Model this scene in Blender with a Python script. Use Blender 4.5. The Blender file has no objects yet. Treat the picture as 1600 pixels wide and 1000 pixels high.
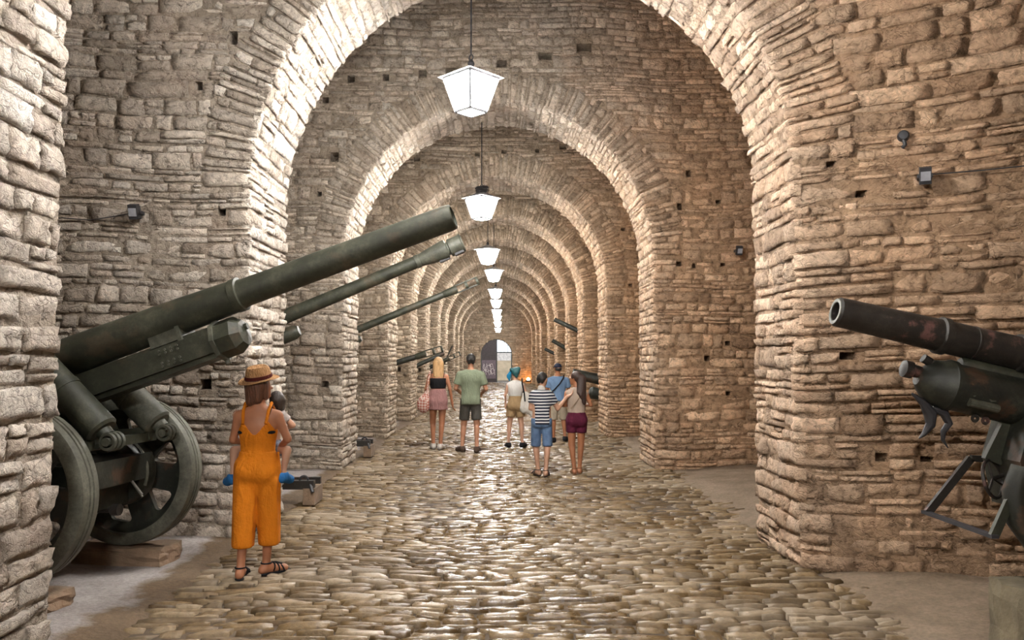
import bpy, bmesh, math, random
import numpy as np
from mathutils import Vector, Matrix

S = bpy.context.scene
COL = S.collection
RNG = np.random.default_rng(11)
random.seed(7)

# ------------------------------------------------------------------ camera, world, exposure
CAM_H = 1.72
FPX = 1250.0
cam_d = bpy.data.cameras.new('camera')
cam_d.sensor_fit = 'HORIZONTAL'; cam_d.sensor_width = 36.0
cam_d.lens = FPX / 1600 * 36.0
cam_d.clip_start = 0.05; cam_d.clip_end = 300
cam = bpy.data.objects.new('camera', cam_d); COL.objects.link(cam)
cam.location = (0, 0, CAM_H)
cam.rotation_euler = (math.radians(90 + 2.84), 0, math.radians(-1.05))
S.camera = cam

W = bpy.data.worlds.new('world'); S.world = W; W.use_nodes = True
W.node_tree.nodes['Background'].inputs[0].default_value = (0.78, 0.88, 1.0, 1)
W.node_tree.nodes['Background'].inputs[1].default_value = 1.3

S.view_settings.view_transform = 'Standard'
S.view_settings.look = 'None'
S.view_settings.gamma = 1.0
S.view_settings.use_curve_mapping = False
S.view_settings.exposure = 1.45
LAMP_STRENGTH = 150.0

# ------------------------------------------------------------------ materials
def newmat(name):
    m = bpy.data.materials.new(name); m.use_nodes = True
    nt = m.node_tree; b = nt.nodes['Principled BSDF']
    return m, nt, b

def nd(nt, t, **kw):
    n = nt.nodes.new(t)
    for k, v in kw.items():
        if k == 'ins':
            for a, c in v.items(): n.inputs[a].default_value = c
        else: setattr(n, k, v)
    return n

def ramp(nt, fac, stops, interp='LINEAR'):
    r = nt.nodes.new('ShaderNodeValToRGB'); cr = r.color_ramp; cr.interpolation = interp
    while len(cr.elements) < len(stops): cr.elements.new(0.5)
    for e, (p, c) in zip(cr.elements, stops):
        e.position = p; e.color = (*c, 1) if len(c) == 3 else c
    nt.links.new(fac, r.inputs[0]); return r.outputs[0]

def mix(nt, mode, fac, a, b):
    m = nt.nodes.new('ShaderNodeMix'); m.data_type = 'RGBA'; m.blend_type = mode
    for sock, v in ((m.inputs[0], fac), (m.inputs[6], a), (m.inputs[7], b)):
        if isinstance(v, (int, float)): sock.default_value = v
        elif isinstance(v, tuple): sock.default_value = (*v, 1) if len(v) == 3 else v
        else: nt.links.new(v, sock)
    return m.outputs[2]

def mathn(nt, op, a, b=0.0, clamp=False):
    m = nt.nodes.new('ShaderNodeMath'); m.operation = op; m.use_clamp = clamp
    for i, v in enumerate((a, b)):
        if isinstance(v, (int, float)): m.inputs[i].default_value = v
        else: nt.links.new(v, m.inputs[i])
    return m.outputs[0]

def noise(nt, vec, scale, detail=6, rough=0.6, dist=0.0):
    n = nd(nt, 'ShaderNodeTexNoise', ins={'Scale': scale, 'Detail': detail, 'Roughness': rough, 'Distortion': dist})
    nt.links.new(vec, n.inputs['Vector']); return n.outputs['Fac']

def maprange(nt, v, a, b, c=0.0, d=1.0):
    n = nd(nt, 'ShaderNodeMapRange', ins={1: a, 2: b, 3: c, 4: d}); nt.links.new(v, n.inputs[0]); return n.outputs[0]

def bump(nt, b, h, strength, dist):
    n = nd(nt, 'ShaderNodeBump', ins={'Strength': strength, 'Distance': dist})
    nt.links.new(h, n.inputs['Height']); nt.links.new(n.outputs[0], b.inputs['Normal'])

def stone_mat(name, mortar=False):
    m, nt, b = newmat(name)
    pos = nt.nodes.new('ShaderNodeNewGeometry').outputs['Position']
    sep = nt.nodes.new('ShaderNodeSeparateXYZ'); nt.links.new(pos, sep.inputs[0])
    if mortar:
        base = ramp(nt, noise(nt, pos, 3.0, 6), [(0.3, (0.30, 0.24, 0.18)), (0.7, (0.48, 0.40, 0.31))])
    else:
        at = nd(nt, 'ShaderNodeAttribute', attribute_name='tint')
        sp = nt.nodes.new('ShaderNodeSeparateColor'); nt.links.new(at.outputs['Color'], sp.inputs[0])
        base = ramp(nt, sp.outputs[0], [(0.0, (0.42, 0.34, 0.265)), (0.25, (0.60, 0.525, 0.44)), (0.45, (0.50, 0.42, 0.34)),
                                        (0.65, (0.66, 0.59, 0.51)), (0.85, (0.57, 0.475, 0.385)), (1.0, (0.70, 0.645, 0.57))])
        val = maprange(nt, sp.outputs[1], 0, 1, 0.72, 1.18)
        base = mix(nt, 'MULTIPLY', 1.0, base, nt_rgb(nt, val))
    # chalky pale bloom and dark weathering at several scales
    n1 = noise(nt, pos, 2.2, 7, 0.62)
    base = mix(nt, 'MULTIPLY', 1.0, base, ramp(nt, n1, [(0.28, (0.74, 0.70, 0.66)), (0.52, (1, 1, 1)), (0.75, (1.10, 1.10, 1.12))]))
    n2 = noise(nt, pos, 17.0, 8, 0.7, 0.6)
    base = mix(nt, 'MULTIPLY', 1.0, base, ramp(nt, n2, [(0.30, (0.34, 0.29, 0.25)), (0.46, (0.95, 0.94, 0.93)), (0.70, (1.38, 1.38, 1.38))]))
    n3 = noise(nt, pos, 1.1, 5, 0.6)
    base = mix(nt, 'MIX', maprange(nt, n3, 0.55, 0.75, 0, 0.35), base, (0.44, 0.28, 0.18))
    # chipped cracks: a broken web of thin dark lines, flattened along the beds
    off = nd(nt, 'ShaderNodeVectorMath', operation='MULTIPLY_ADD'); nn = nd(nt, 'ShaderNodeTexNoise', ins={'Scale': 9.0, 'Detail': 5.0})
    nt.links.new(pos, nn.inputs['Vector']); nt.links.new(nn.outputs['Color'], off.inputs[0]); off.inputs[1].default_value = (0.30, 0.30, 0.16); nt.links.new(pos, off.inputs[2])
    mpv = nd(nt, 'ShaderNodeMapping', ins={'Scale': (1, 1, 2.1)}); nt.links.new(off.outputs[0], mpv.inputs[0])
    vo = nd(nt, 'ShaderNodeTexVoronoi', feature='DISTANCE_TO_EDGE', ins={'Scale': 6.5}); nt.links.new(mpv.outputs[0], vo.inputs['Vector'])
    crack = maprange(nt, vo.outputs['Distance'], 0.0, 0.07, 0, 1)
    cm = mathn(nt, 'MULTIPLY', mathn(nt, 'SUBTRACT', 1.0, maprange(nt, vo.outputs['Distance'], 0.0, 0.045, 0, 1)), maprange(nt, noise(nt, pos, 5.0, 3), 0.48, 0.62, 0, 0.72))
    base = mix(nt, 'MIX', cm, base, (0.09, 0.065, 0.05))
    hsv = nd(nt, 'ShaderNodeHueSaturation', ins={'Saturation': 0.80, 'Value': 1.04}); nt.links.new(base, hsv.inputs['Color']); base = hsv.outputs[0]
    # pinkish stone to the right, with warm light put into its colour; ochre with depth
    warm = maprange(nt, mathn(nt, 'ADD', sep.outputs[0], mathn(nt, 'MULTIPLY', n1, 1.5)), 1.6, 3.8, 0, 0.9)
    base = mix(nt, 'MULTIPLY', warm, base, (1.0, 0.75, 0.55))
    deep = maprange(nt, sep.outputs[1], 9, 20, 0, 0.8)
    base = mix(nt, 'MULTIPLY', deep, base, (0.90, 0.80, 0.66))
    nt.links.new(base, b.inputs['Base Color'])
    b.inputs['Roughness'].default_value = 0.85
    b.inputs['Specular IOR Level'].default_value = 0.25
    h = mathn(nt, 'ADD', mathn(nt, 'MULTIPLY', noise(nt, pos, 11.0, 8, 0.68, 0.8), 1.0), mathn(nt, 'MULTIPLY', n2, 0.6))
    h = mathn(nt, 'ADD', h, mathn(nt, 'MULTIPLY', crack, 0.12))
    bump(nt, b, h, 1.0, 0.05 if not mortar else 0.06)
    return m

def nt_rgb(nt, v):
    c = nt.nodes.new('ShaderNodeCombineColor')
    for i in range(3): nt.links.new(v, c.inputs[i])
    return c.outputs[0]

def flatmat(name, col, rough=0.6, metal=0.0, var=0.25, scale=8.0, bmp=0.0, bscale=60.0, spec=0.4):
    m, nt, b = newmat(name)
    co = nt.nodes.new('ShaderNodeTexCoord').outputs['Object']
    n = noise(nt, co, scale, 6, 0.6)
    lo = tuple(c * (1 - var) for c in col); hi = tuple(min(1, c * (1 + var)) for c in col)
    nt.links.new(ramp(nt, n, [(0.3, lo), (0.7, hi)]), b.inputs['Base Color'])
    b.inputs['Roughness'].default_value = rough; b.inputs['Metallic'].default_value = metal
    b.inputs['Specular IOR Level'].default_value = spec
    if bmp > 0: bump(nt, b, noise(nt, co, bscale, 5), bmp, 0.01)
    return m

def emat(name, col, strength):
    m, nt, b = newmat(name)
    b.inputs['Base Color'].default_value = (*col, 1)
    b.inputs['Emission Color'].default_value = (*col, 1)
    b.inputs['Emission Strength'].default_value = strength
    return m

def gun_mat(name, base, dust, rust, rustamt=0.3):
    m, nt, b = newmat(name)
    co = nt.nodes.new('ShaderNodeTexCoord').outputs['Object']
    n1 = noise(nt, co, 5.0, 8, 0.7); n2 = noise(nt, co, 45.0, 6, 0.7)
    c = ramp(nt, n1, [(0.3, tuple(x * 0.55 for x in base)), (0.5, base), (0.75, dust)])
    r = mathn(nt, 'MULTIPLY', maprange(nt, noise(nt, co, 3.1, 7, 0.65), 0.56, 0.62), rustamt)
    c = mix(nt, 'MIX', r, c, rust)
    c = mix(nt, 'MULTIPLY', 0.8, c, ramp(nt, n2, [(0.3, (0.5, 0.5, 0.5)), (0.7, (1.35, 1.35, 1.3))]))
    nt.links.new(c, b.inputs['Base Color'])
    nt.links.new(maprange(nt, n2, 0.3, 0.7, 0.42, 0.68), b.inputs['Roughness'])
    b.inputs['Specular IOR Level'].default_value = 0.5
    bump(nt, b, n2, 0.25, 0.006)
    return m

M = {}
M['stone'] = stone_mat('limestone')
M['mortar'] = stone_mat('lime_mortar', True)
M['iron'] = flatmat('black_iron', (0.03, 0.03, 0.035), 0.5)
M['lampmetal'] = flatmat('lamp_metal', (0.12, 0.12, 0.13), 0.45)
M['pane'] = emat('lit_pane', (1.0, 0.965, 0.91), LAMP_STRENGTH)
M['olive'] = gun_mat('olive_paint', (0.030, 0.033, 0.022), (0.085, 0.086, 0.060), (0.10, 0.06, 0.035), 0.25)
M['olive_light'] = gun_mat('grey_olive_paint', (0.062, 0.065, 0.050), (0.15, 0.15, 0.12), (0.12, 0.08, 0.05), 0.2)
M['tyre'] = gun_mat('weathered_tyre', (0.095, 0.097, 0.078), (0.18, 0.18, 0.15), (0.08, 0.07, 0.055), 0.5)
M['rusty'] = gun_mat('rusty_dark_paint', (0.016, 0.013, 0.011), (0.04, 0.034, 0.028), (0.13, 0.062, 0.055), 0.95)
M['darkgun'] = gun_mat('dark_green_black', (0.014, 0.016, 0.012), (0.055, 0.058, 0.043), (0.07, 0.035, 0.02), 0.6)
M['bright'] = flatmat('bare_steel', (0.34, 0.33, 0.30), 0.35, 0.6)

# floor
def cobble_mat():
    m, nt, b = newmat('worn_cobble')
    pos = nt.nodes.new('ShaderNodeNewGeometry').outputs['Position']
    sep = nt.nodes.new('ShaderNodeSeparateXYZ'); nt.links.new(pos, sep.inputs[0])
    at = nd(nt, 'ShaderNodeAttribute', attribute_name='tint')
    sp = nt.nodes.new('ShaderNodeSeparateColor'); nt.links.new(at.outputs['Color'], sp.inputs[0])
    base = ramp(nt, sp.outputs[0], [(0.0, (0.072, 0.044, 0.018)), (0.35, (0.13, 0.084, 0.038)), (0.7, (0.18, 0.12, 0.058)), (1.0, (0.27, 0.205, 0.13))])
    n2 = noise(nt, pos, 22.0, 7, 0.65)
    base = mix(nt, 'MULTIPLY', 1.0, base, ramp(nt, n2, [(0.3, (0.55, 0.53, 0.5)), (0.5, (1, 1, 1)), (0.75, (1.25, 1.25, 1.25))]))
    # dusty pale bands worn over the paving
    mp = nd(nt, 'ShaderNodeMapping', ins={'Scale': (0.28, 0.8, 1)}); nt.links.new(pos, mp.inputs[0])
    n4 = noise(nt, mp.outputs[0], 1.3, 5, 0.6)
    ax = mathn(nt, 'ABSOLUTE', mathn(nt, 'SUBTRACT', sep.outputs[0], 0.15))
    side = maprange(nt, ax, 0.5, 2.2, 0, 1)
    dust = mathn(nt, 'MULTIPLY', maprange(nt, n4, 0.48, 0.64, 0, 0.7), maprange(nt, side, 0, 1, 0.35, 1.0))
    base = mix(nt, 'MIX', dust, base, (0.31, 0.25, 0.18))
    nt.links.new(base, b.inputs['Base Color'])
    r = mathn(nt, 'ADD', maprange(nt, side, 0, 1, 0.24, 0.55), mathn(nt, 'MULTIPLY', dust, 0.15))
    r = mathn(nt, 'ADD', r, maprange(nt, n2, 0.3, 0.7, 0.06, -0.04))
    nt.links.new(r, b.inputs['Roughness'])
    b.inputs['Specular IOR Level'].default_value = 0.45
    bump(nt, b, mathn(nt, 'ADD', n2, noise(nt, pos, 9.0, 5)), 0.5, 0.018)
    return m
M['cobble'] = cobble_mat()

def dirt_mat():
    m, nt, b = newmat('dirt_and_plaster')
    pos = nt.nodes.new('ShaderNodeNewGeometry').outputs['Position']
    sep = nt.nodes.new('ShaderNodeSeparateXYZ'); nt.links.new(pos, sep.inputs[0])
    n1 = noise(nt, pos, 3.0, 7, 0.65); n2 = noise(nt, pos, 30, 6, 0.7)
    # grey screed on the left, brown earth along the gutter and on the right
    xx = mathn(nt, 'ADD', sep.outputs[0], maprange(nt, n1, 0.3, 0.7, -0.12, 0.12))
    brown = ramp(nt, n1, [(0.3, (0.085, 0.055, 0.03)), (0.7, (0.16, 0.105, 0.06))])
    grey = ramp(nt, n1, [(0.3, (0.24, 0.21, 0.20)), (0.7, (0.38, 0.345, 0.335))])
    tan = ramp(nt, n1, [(0.3, (0.155, 0.11, 0.07)), (0.7, (0.27, 0.205, 0.145))])
    c = mix(nt, 'MIX', maprange(nt, xx, -2.72, -2.60, 0, 1), grey, brown)
    c = mix(nt, 'MIX', maprange(nt, xx, 0.0, 0.5, 0, 1), c, tan)
    c = mix(nt, 'MULTIPLY', 1.0, c, ramp(nt, n2, [(0.3, (0.7, 0.7, 0.7)), (0.7, (1.2, 1.2, 1.2))]))
    nt.links.new(c, b.inputs['Base Color']); b.inputs['Roughness'].default_value = 0.9
    bump(nt, b, mathn(nt, 'ADD', n1, n2), 0.6, 0.03)
    return m
M['dirt'] = dirt_mat()
M['joint'] = flatmat('joint_soil', (0.085, 0.062, 0.042), 0.9, 0, 0.4, 5, 0.4, 40)

# ------------------------------------------------------------------ mesh helpers
def mesh_obj(name, verts, faces, mat, parent=None, smooth=False, angle=None, tint=None):
    me = bpy.data.meshes.new(name)
    me.from_pydata([tuple(v) for v in verts], [], [tuple(f) for f in faces]); me.update()
    if mat: me.materials.append(mat)
    if smooth or angle:
        me.polygons.foreach_set('use_smooth', [True] * len(me.polygons))
        if angle: me.set_sharp_from_angle(angle=math.radians(angle))
    o = bpy.data.objects.new(name, me); COL.objects.link(o)
    if parent: o.parent = parent
    if tint is not None: set_tint(me, tint)
    return o

def set_tint(me, cols):
    a = me.color_attributes.new('tint', 'FLOAT_COLOR', 'POINT')
    a.data.foreach_set('color', np.asarray(cols, dtype=np.float32).ravel())

def np_mesh(name, V, Q, mat, tint=None):
    """fast mesh from an (n,3) array and an (m,4) quad array"""
    me = bpy.data.meshes.new(name)
    me.vertices.add(len(V)); me.vertices.foreach_set('co', np.ascontiguousarray(V, dtype=np.float32).ravel())
    me.loops.add(Q.size); me.loops.foreach_set('vertex_index', np.ascontiguousarray(Q, dtype=np.int32).ravel())
    me.polygons.add(len(Q))
    me.polygons.foreach_set('loop_start', np.arange(0, Q.size, 4, dtype=np.int32))
    me.update(calc_edges=True); me.validate()
    if mat: me.materials.append(mat)
    if tint is not None: set_tint(me, tint)
    return me

def tag(o, label=None, cat=None, group=None, kind=None):
    if label: o['label'] = label
    if cat: o['category'] = cat
    if group: o['group'] = group
    if kind: o['kind'] = kind
    return o

def empty(name, loc=(0, 0, 0), rz=0.0):
    e = bpy.data.objects.new(name, None); COL.objects.link(e)
    e.location = loc; e.rotation_euler = (0, 0, rz); e.empty_display_size = 0.2
    return e

class MB:
    def __init__(s): s.v = []; s.f = []
    def add(s, vs, fs):
        n = len(s.v); s.v += [tuple(v) for v in vs]; s.f += [tuple(i + n for i in f) for f in fs]; return s
    def box(s, c, size, R=None):
        c = Vector(c); hx, hy, hz = (d / 2 for d in size)
        vs = [Vector((x, y, z)) for x in (-hx, hx) for y in (-hy, hy) for z in (-hz, hz)]
        if R is not None: vs = [R @ v for v in vs]
        return s.add([c + v for v in vs], [(0, 1, 3, 2), (4, 6, 7, 5), (0, 4, 5, 1), (2, 3, 7, 6), (0, 2, 6, 4), (1, 5, 7, 3)])
    def bar(s, a, b, w, h=None):
        """square bar from a to b"""
        a = Vector(a); b = Vector(b); d = b - a; h = h or w
        R = d.to_track_quat('X', 'Z').to_matrix()
        return s.box((a + b) / 2, (d.length, w, h), R)
    def lathe(s, pts, a, b, seg=24, close=True):
        """profile pts (t metres from a along a->b, radius)"""
        a = Vector(a); ax = (Vector(b) - a).normalized()
        u = ax.orthogonal().normalized(); w = ax.cross(u)
        vs = []; fs = []; n = len(pts)
        for t, r in pts:
            for k in range(seg):
                th = 2 * math.pi * k / seg
                vs.append(a + ax * t + (u * math.cos(th) + w * math.sin(th)) * max(r, 1e-4))
        for i in range(n - 1):
            for k in range(seg):
                k2 = (k + 1) % seg
                fs.append((i * seg + k, i * seg + k2, (i + 1) * seg + k2, (i + 1) * seg + k))
        if close:
            fs.append(tuple(range(seg))[::-1]); fs.append(tuple((n - 1) * seg + k for k in range(seg)))
        return s.add(vs, fs)
    def cyl(s, a, b, r, r2=None, seg=16):
        L = (Vector(b) - Vector(a)).length
        return s.lathe([(0, r), (L, r if r2 is None else r2)], a, b, seg)
    def tube(s, path, r, seg=8):
        P = [Vector(p) for p in path]; vs = []; fs = []; n = len(P)
        up = None
        for i, p in enumerate(P):
            d = (P[min(i + 1, n - 1)] - P[max(i - 1, 0)]).normalized()
            if up is None: up = d.orthogonal().normalized()
            up = (up - d * up.dot(d)).normalized(); w = d.cross(up)
            rr = r[i] if isinstance(r, (list, tuple)) else r
            for k in range(seg):
                th = 2 * math.pi * k / seg
                vs.append(p + (up * math.cos(th) + w * math.sin(th)) * rr)
        for i in range(n - 1):
            for k in range(seg):
                k2 = (k + 1) % seg
                fs.append((i * seg + k, i * seg + k2, (i + 1) * seg + k2, (i + 1) * seg + k))
        fs.append(tuple(range(seg))[::-1]); fs.append(tuple((n - 1) * seg + k for k in range(seg)))
        return s.add(vs, fs)
    def torus(s, c, ax, R, r, n=28, m=8):
        c = Vector(c); ax = Vector(ax).normalized(); u = ax.orthogonal().normalized(); w = ax.cross(u)
        vs = []; fs = []
        for i in range(n):
            th = 2 * math.pi * i / n; d = u * math.cos(th) + w * math.sin(th)
            for j in range(m):
                ph = 2 * math.pi * j / m
                vs.append(c + d * (R + r * math.cos(ph)) + ax * r * math.sin(ph))
        for i in range(n):
            for j in range(m):
                fs.append((i * m + j, ((i + 1) % n) * m + j, ((i + 1) % n) * m + (j + 1) % m, i * m + (j + 1) % m))
        return s.add(vs, fs)
    def sphere(s, c, r, n=12, m=8):
        c = Vector(c); rx, ry, rz = (r, r, r) if isinstance(r, (int, float)) else r
        vs = []; fs = []
        for j in range(m + 1):
            ph = math.pi * j / m
            for i in range(n):
                th = 2 * math.pi * i / n
                vs.append(c + Vector((rx * math.sin(ph) * math.cos(th), ry * math.sin(ph) * math.sin(th), rz * math.cos(ph))))
        for j in range(m):
            for i in range(n):
                fs.append((j * n + i, (j + 1) * n + i, (j + 1) * n + (i + 1) % n, j * n + (i + 1) % n))
        return s.add(vs, fs)
    def prism(s, poly, y0, y1):
        """polygon in x,z extruded along y"""
        n = len(poly)
        vs = [(x, y0, z) for x, z in poly] + [(x, y1, z) for x, z in poly]
        fs = [tuple(range(n)), tuple(range(2 * n - 1, n - 1, -1))] + [(i, i + n, (i + 1) % n + n, (i + 1) % n) for i in range(n)]
        return s.add(vs, fs)
    def build(s, name, mat, parent=None, smooth=False, angle=35, recenter=False):
        bm = bmesh.new(); vl = [bm.verts.new(v) for v in s.v]
        for f in s.f:
            try: bm.faces.new([vl[i] for i in f])
            except ValueError: pass
        bmesh.ops.remove_doubles(bm, verts=bm.verts, dist=1e-5)
        bmesh.ops.recalc_face_normals(bm, faces=bm.faces)
        me = bpy.data.meshes.new(name); bm.to_mesh(me); bm.free()
        me.materials.append(mat)
        if smooth:
            me.polygons.foreach_set('use_smooth', [True] * len(me.polygons)); me.set_sharp_from_angle(angle=math.radians(angle))
        o = bpy.data.objects.new(name, me); COL.objects.link(o)
        if parent: o.parent = parent
        return o

def rot_y(a): return Matrix.Rotation(a, 3, 'Y')

def boolean_cut(obj, cutters):
    """subtract the cutter boxes from obj for good and delete them"""
    for c in cutters:
        md = obj.modifiers.new('cut', 'BOOLEAN'); md.object = c; md.operation = 'DIFFERENCE'; md.solver = 'EXACT'
    dg = bpy.context.evaluated_depsgraph_get()
    me = bpy.data.meshes.new_from_object(obj.evaluated_get(dg))
    obj.modifiers.clear(); old = obj.data; obj.data = me; bpy.data.meshes.remove(old)
    for c in cutters:
        d = c.data; bpy.data.objects.remove(c); bpy.data.meshes.remove(d)

# ------------------------------------------------------------------ masonry
_cm = cam.matrix_basis.copy()
def view_px(P):
    """pixels of (n,3) world points, used only to rank which stones show largest"""
    R = np.array(_cm.to_3x3()); q = (np.asarray(P) - np.array(cam.location)) @ R
    z = np.maximum(-q[:, 2], 0.05)
    return np.stack([800 + FPX * q[:, 0] / z, 500 - FPX * q[:, 1] / z, -q[:, 2]], 1)

def rows_layout(intervals, v0, v1, hr, wr, rng, split=0.22):
    """coursed rubble: intervals(v) -> list of (ua, ub); returns (n,4) ua ub va vb"""
    out = []; v = v0
    while v < v1 - 0.02:
        h = rng.uniform(*hr)
        if rng.random() < 0.16: h *= 0.55
        if rng.random() < 0.12: h *= 1.35
        h = min(h, v1 - v)
        if v1 - v - h < hr[0] * 0.5: h = v1 - v
        for ua, ub in intervals(v + h / 2):
            u = ua
            while u < ub - 0.01:
                w = rng.uniform(*wr) * (1.0 + 0.7 * (rng.random() < 0.15))
                w = min(w, ub - u)
                if ub - u - w < wr[0] * 0.55: w = ub - u
                if rng.random() < split and h > 0.075:
                    k = rng.uniform(0.35, 0.65)
                    out.append((u, u + w, v, v + h * k))
                    if rng.random() < 0.5 and w > 0.2:
                        j = rng.uniform(0.4, 0.6)
                        out.append((u, u + w * j, v + h * k, v + h)); out.append((u + w * j, u + w, v + h * k, v + h))
                    else: out.append((u, u + w, v + h * k, v + h))
                else: out.append((u, u + w, v, v + h))
                u += w
        v += h
    return np.array(out)

def stone_template(m, n):
    """grid m x n front plus a skirt; returns s, t, edge, is_skirt, quads"""
    s = []; t = []; e = []; sk = []
    for j in range(n):
        for i in range(m):
            s.append(i / (m - 1)); t.append(j / (n - 1))
            ed = (i in (0, m - 1)) + (j in (0, n - 1)); e.append(ed); sk.append(0)
    q = [(j * m + i, j * m + i + 1, (j + 1) * m + i + 1, (j + 1) * m + i) for j in range(n - 1) for i in range(m - 1)]
    ring = [i for i in range(m)] + [j * m + m - 1 for j in range(1, n)] + [(n - 1) * m + i for i in range(m - 2, -1, -1)] + [j * m for j in range(n - 2, 0, -1)]
    base = len(s)
    for r in ring: s.append(s[r]); t.append(t[r]); e.append(e[r]); sk.append(1)
    L = len(ring)
    for k in range(L):
        k2 = (k + 1) % L
        q.append((ring[k2], ring[k], base + k, base + k2))
    return np.array(s), np.array(t), np.array(e), np.array(sk, bool), np.array(q), ring

def make_stones(lay, P, rng, tpl=(5, 4), gap=(0.002, 0.013), proud=(-0.013, 0.012), round_=0.006, rough=0.006, jit=0.14, back=0.07, depthscale=None):
    s, t, e, sk, q, ring = stone_template(*tpl)
    N = len(lay); V = len(s)
    g = rng.uniform(gap[0], gap[1], (N, 4))
    ua = lay[:, 0] + g[:, 0]; ub = lay[:, 1] - g[:, 1]; va = lay[:, 2] + g[:, 2]; vb = lay[:, 3] - g[:, 3]
    w = ub - ua; h = vb - va; md = np.minimum(w, h)
    cj = rng.uniform(-0.2, 1.0, (N, 4, 2)) * (jit * md)[:, None, None]      # corners pulled inward
    c00 = np.stack([ua + cj[:, 0, 0], va + cj[:, 0, 1]], 1); c10 = np.stack([ub - cj[:, 1, 0], va + cj[:, 1, 1]], 1)
    c11 = np.stack([ub - cj[:, 2, 0], vb - cj[:, 2, 1]], 1); c01 = np.stack([ua + cj[:, 3, 0], vb - cj[:, 3, 1]], 1)
    S_, T_ = s[None, :, None], t[None, :, None]
    uv = c00[:, None] * (1 - S_) * (1 - T_) + c10[:, None] * S_ * (1 - T_) + c11[:, None] * S_ * T_ + c01[:, None] * (1 - S_) * T_
    nz = rng.normal(0, 1, (N, V, 3)); nb = len(s) - len(ring)
    nz[:, nb:, :2] = nz[:, ring, :2]
    uv = uv + np.clip(nz[:, :, :2], -1.6, 1.6) * (md * 0.045)[:, None, None]
    pr = rng.uniform(proud[0], proud[1], N)
    tilt = np.clip(rng.normal(0, 0.006, (N, 2)), -0.011, 0.011)
    ww = pr[:, None] + nz[:, :, 2] * rough * np.minimum(1, md / 0.1)[:, None] - (e[None] > 0) * (round_ * rng.uniform(0.5, 1.3, (N, V))) - (e[None] > 1) * round_ * 0.6
    ww += tilt[:, :1] * (s[None] - 0.5) * 2 + tilt[:, 1:] * (t[None] - 0.5) * 2
    ww = np.where(sk[None], -back, ww)
    Pw = P(uv[:, :, 0].ravel(), uv[:, :, 1].ravel(), ww.ravel()).reshape(N, V, 3)
    tint = rng.random((N, 4)); tint[:, 3] = 1
    return Pw, q, np.repeat(tint[:, None, :], V, 1)

def flip_check(Pw, q, nrm):
    """flip the quads if the front points away from nrm(first stone)"""
    a, b, c, d = (Pw[0, i] for i in q[0])
    return q[:, ::-1] if np.dot(np.cross(b - a, c - a), nrm) < 0 else q

def emit_stones(sets, parent, mat, name, bulk, nmax):
    """sets: list of (Pw, q, tint); the nmax that show largest become objects, the rest one joined mesh"""
    score = []
    for k, (Pw, q, ti) in enumerate(sets):
        px = view_px(Pw.reshape(-1, 3)).reshape(Pw.shape[0], Pw.shape[1], 3)
        c = px.mean(1); ext = px.max(1) - px.min(1)
        ok = (c[:, 0] > -10) & (c[:, 0] < 1610) & (c[:, 1] > -10) & (c[:, 1] < 1010) & (px[:, :, 2].min(1) > 0.5)
        ar = np.where(ok, np.minimum(ext[:, 0], 300) * np.minimum(ext[:, 1], 300), -1)
        score += [(a, k, i) for i, a in enumerate(ar)]
    score.sort(reverse=True)
    single = set((k, i) for a, k, i in score[:nmax] if a > 60)
    bv = []; bq = []; bt = []; off = 0
    for k, (Pw, q, ti) in enumerate(sets):
        for i in range(len(Pw)):
            if (k, i) in single:
                c = Pw[i].mean(0)
                me = np_mesh(name, Pw[i] - c, q, mat, ti[i])
                o = bpy.data.objects.new(name, me); COL.objects.link(o); o.location = c; o.parent = parent
        keep = np.array([i for i in range(len(Pw)) if (k, i) not in single], int)
        if len(keep):
            V = Pw.shape[1]
            bv.append(Pw[keep].reshape(-1, 3)); bt.append(ti[keep].reshape(-1, 4))
            bq.append((q[None] + (np.arange(len(keep)) * V)[:, None, None] + off).reshape(-1, 4)); off += len(keep) * V
    if bv:
        me = np_mesh(bulk, np.concatenate(bv), np.concatenate(bq), mat, np.concatenate(bt))
        o = bpy.data.objects.new(bulk, me); COL.objects.link(o); o.parent = parent; o['kind'] = 'stuff'
    return len(score)

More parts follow.
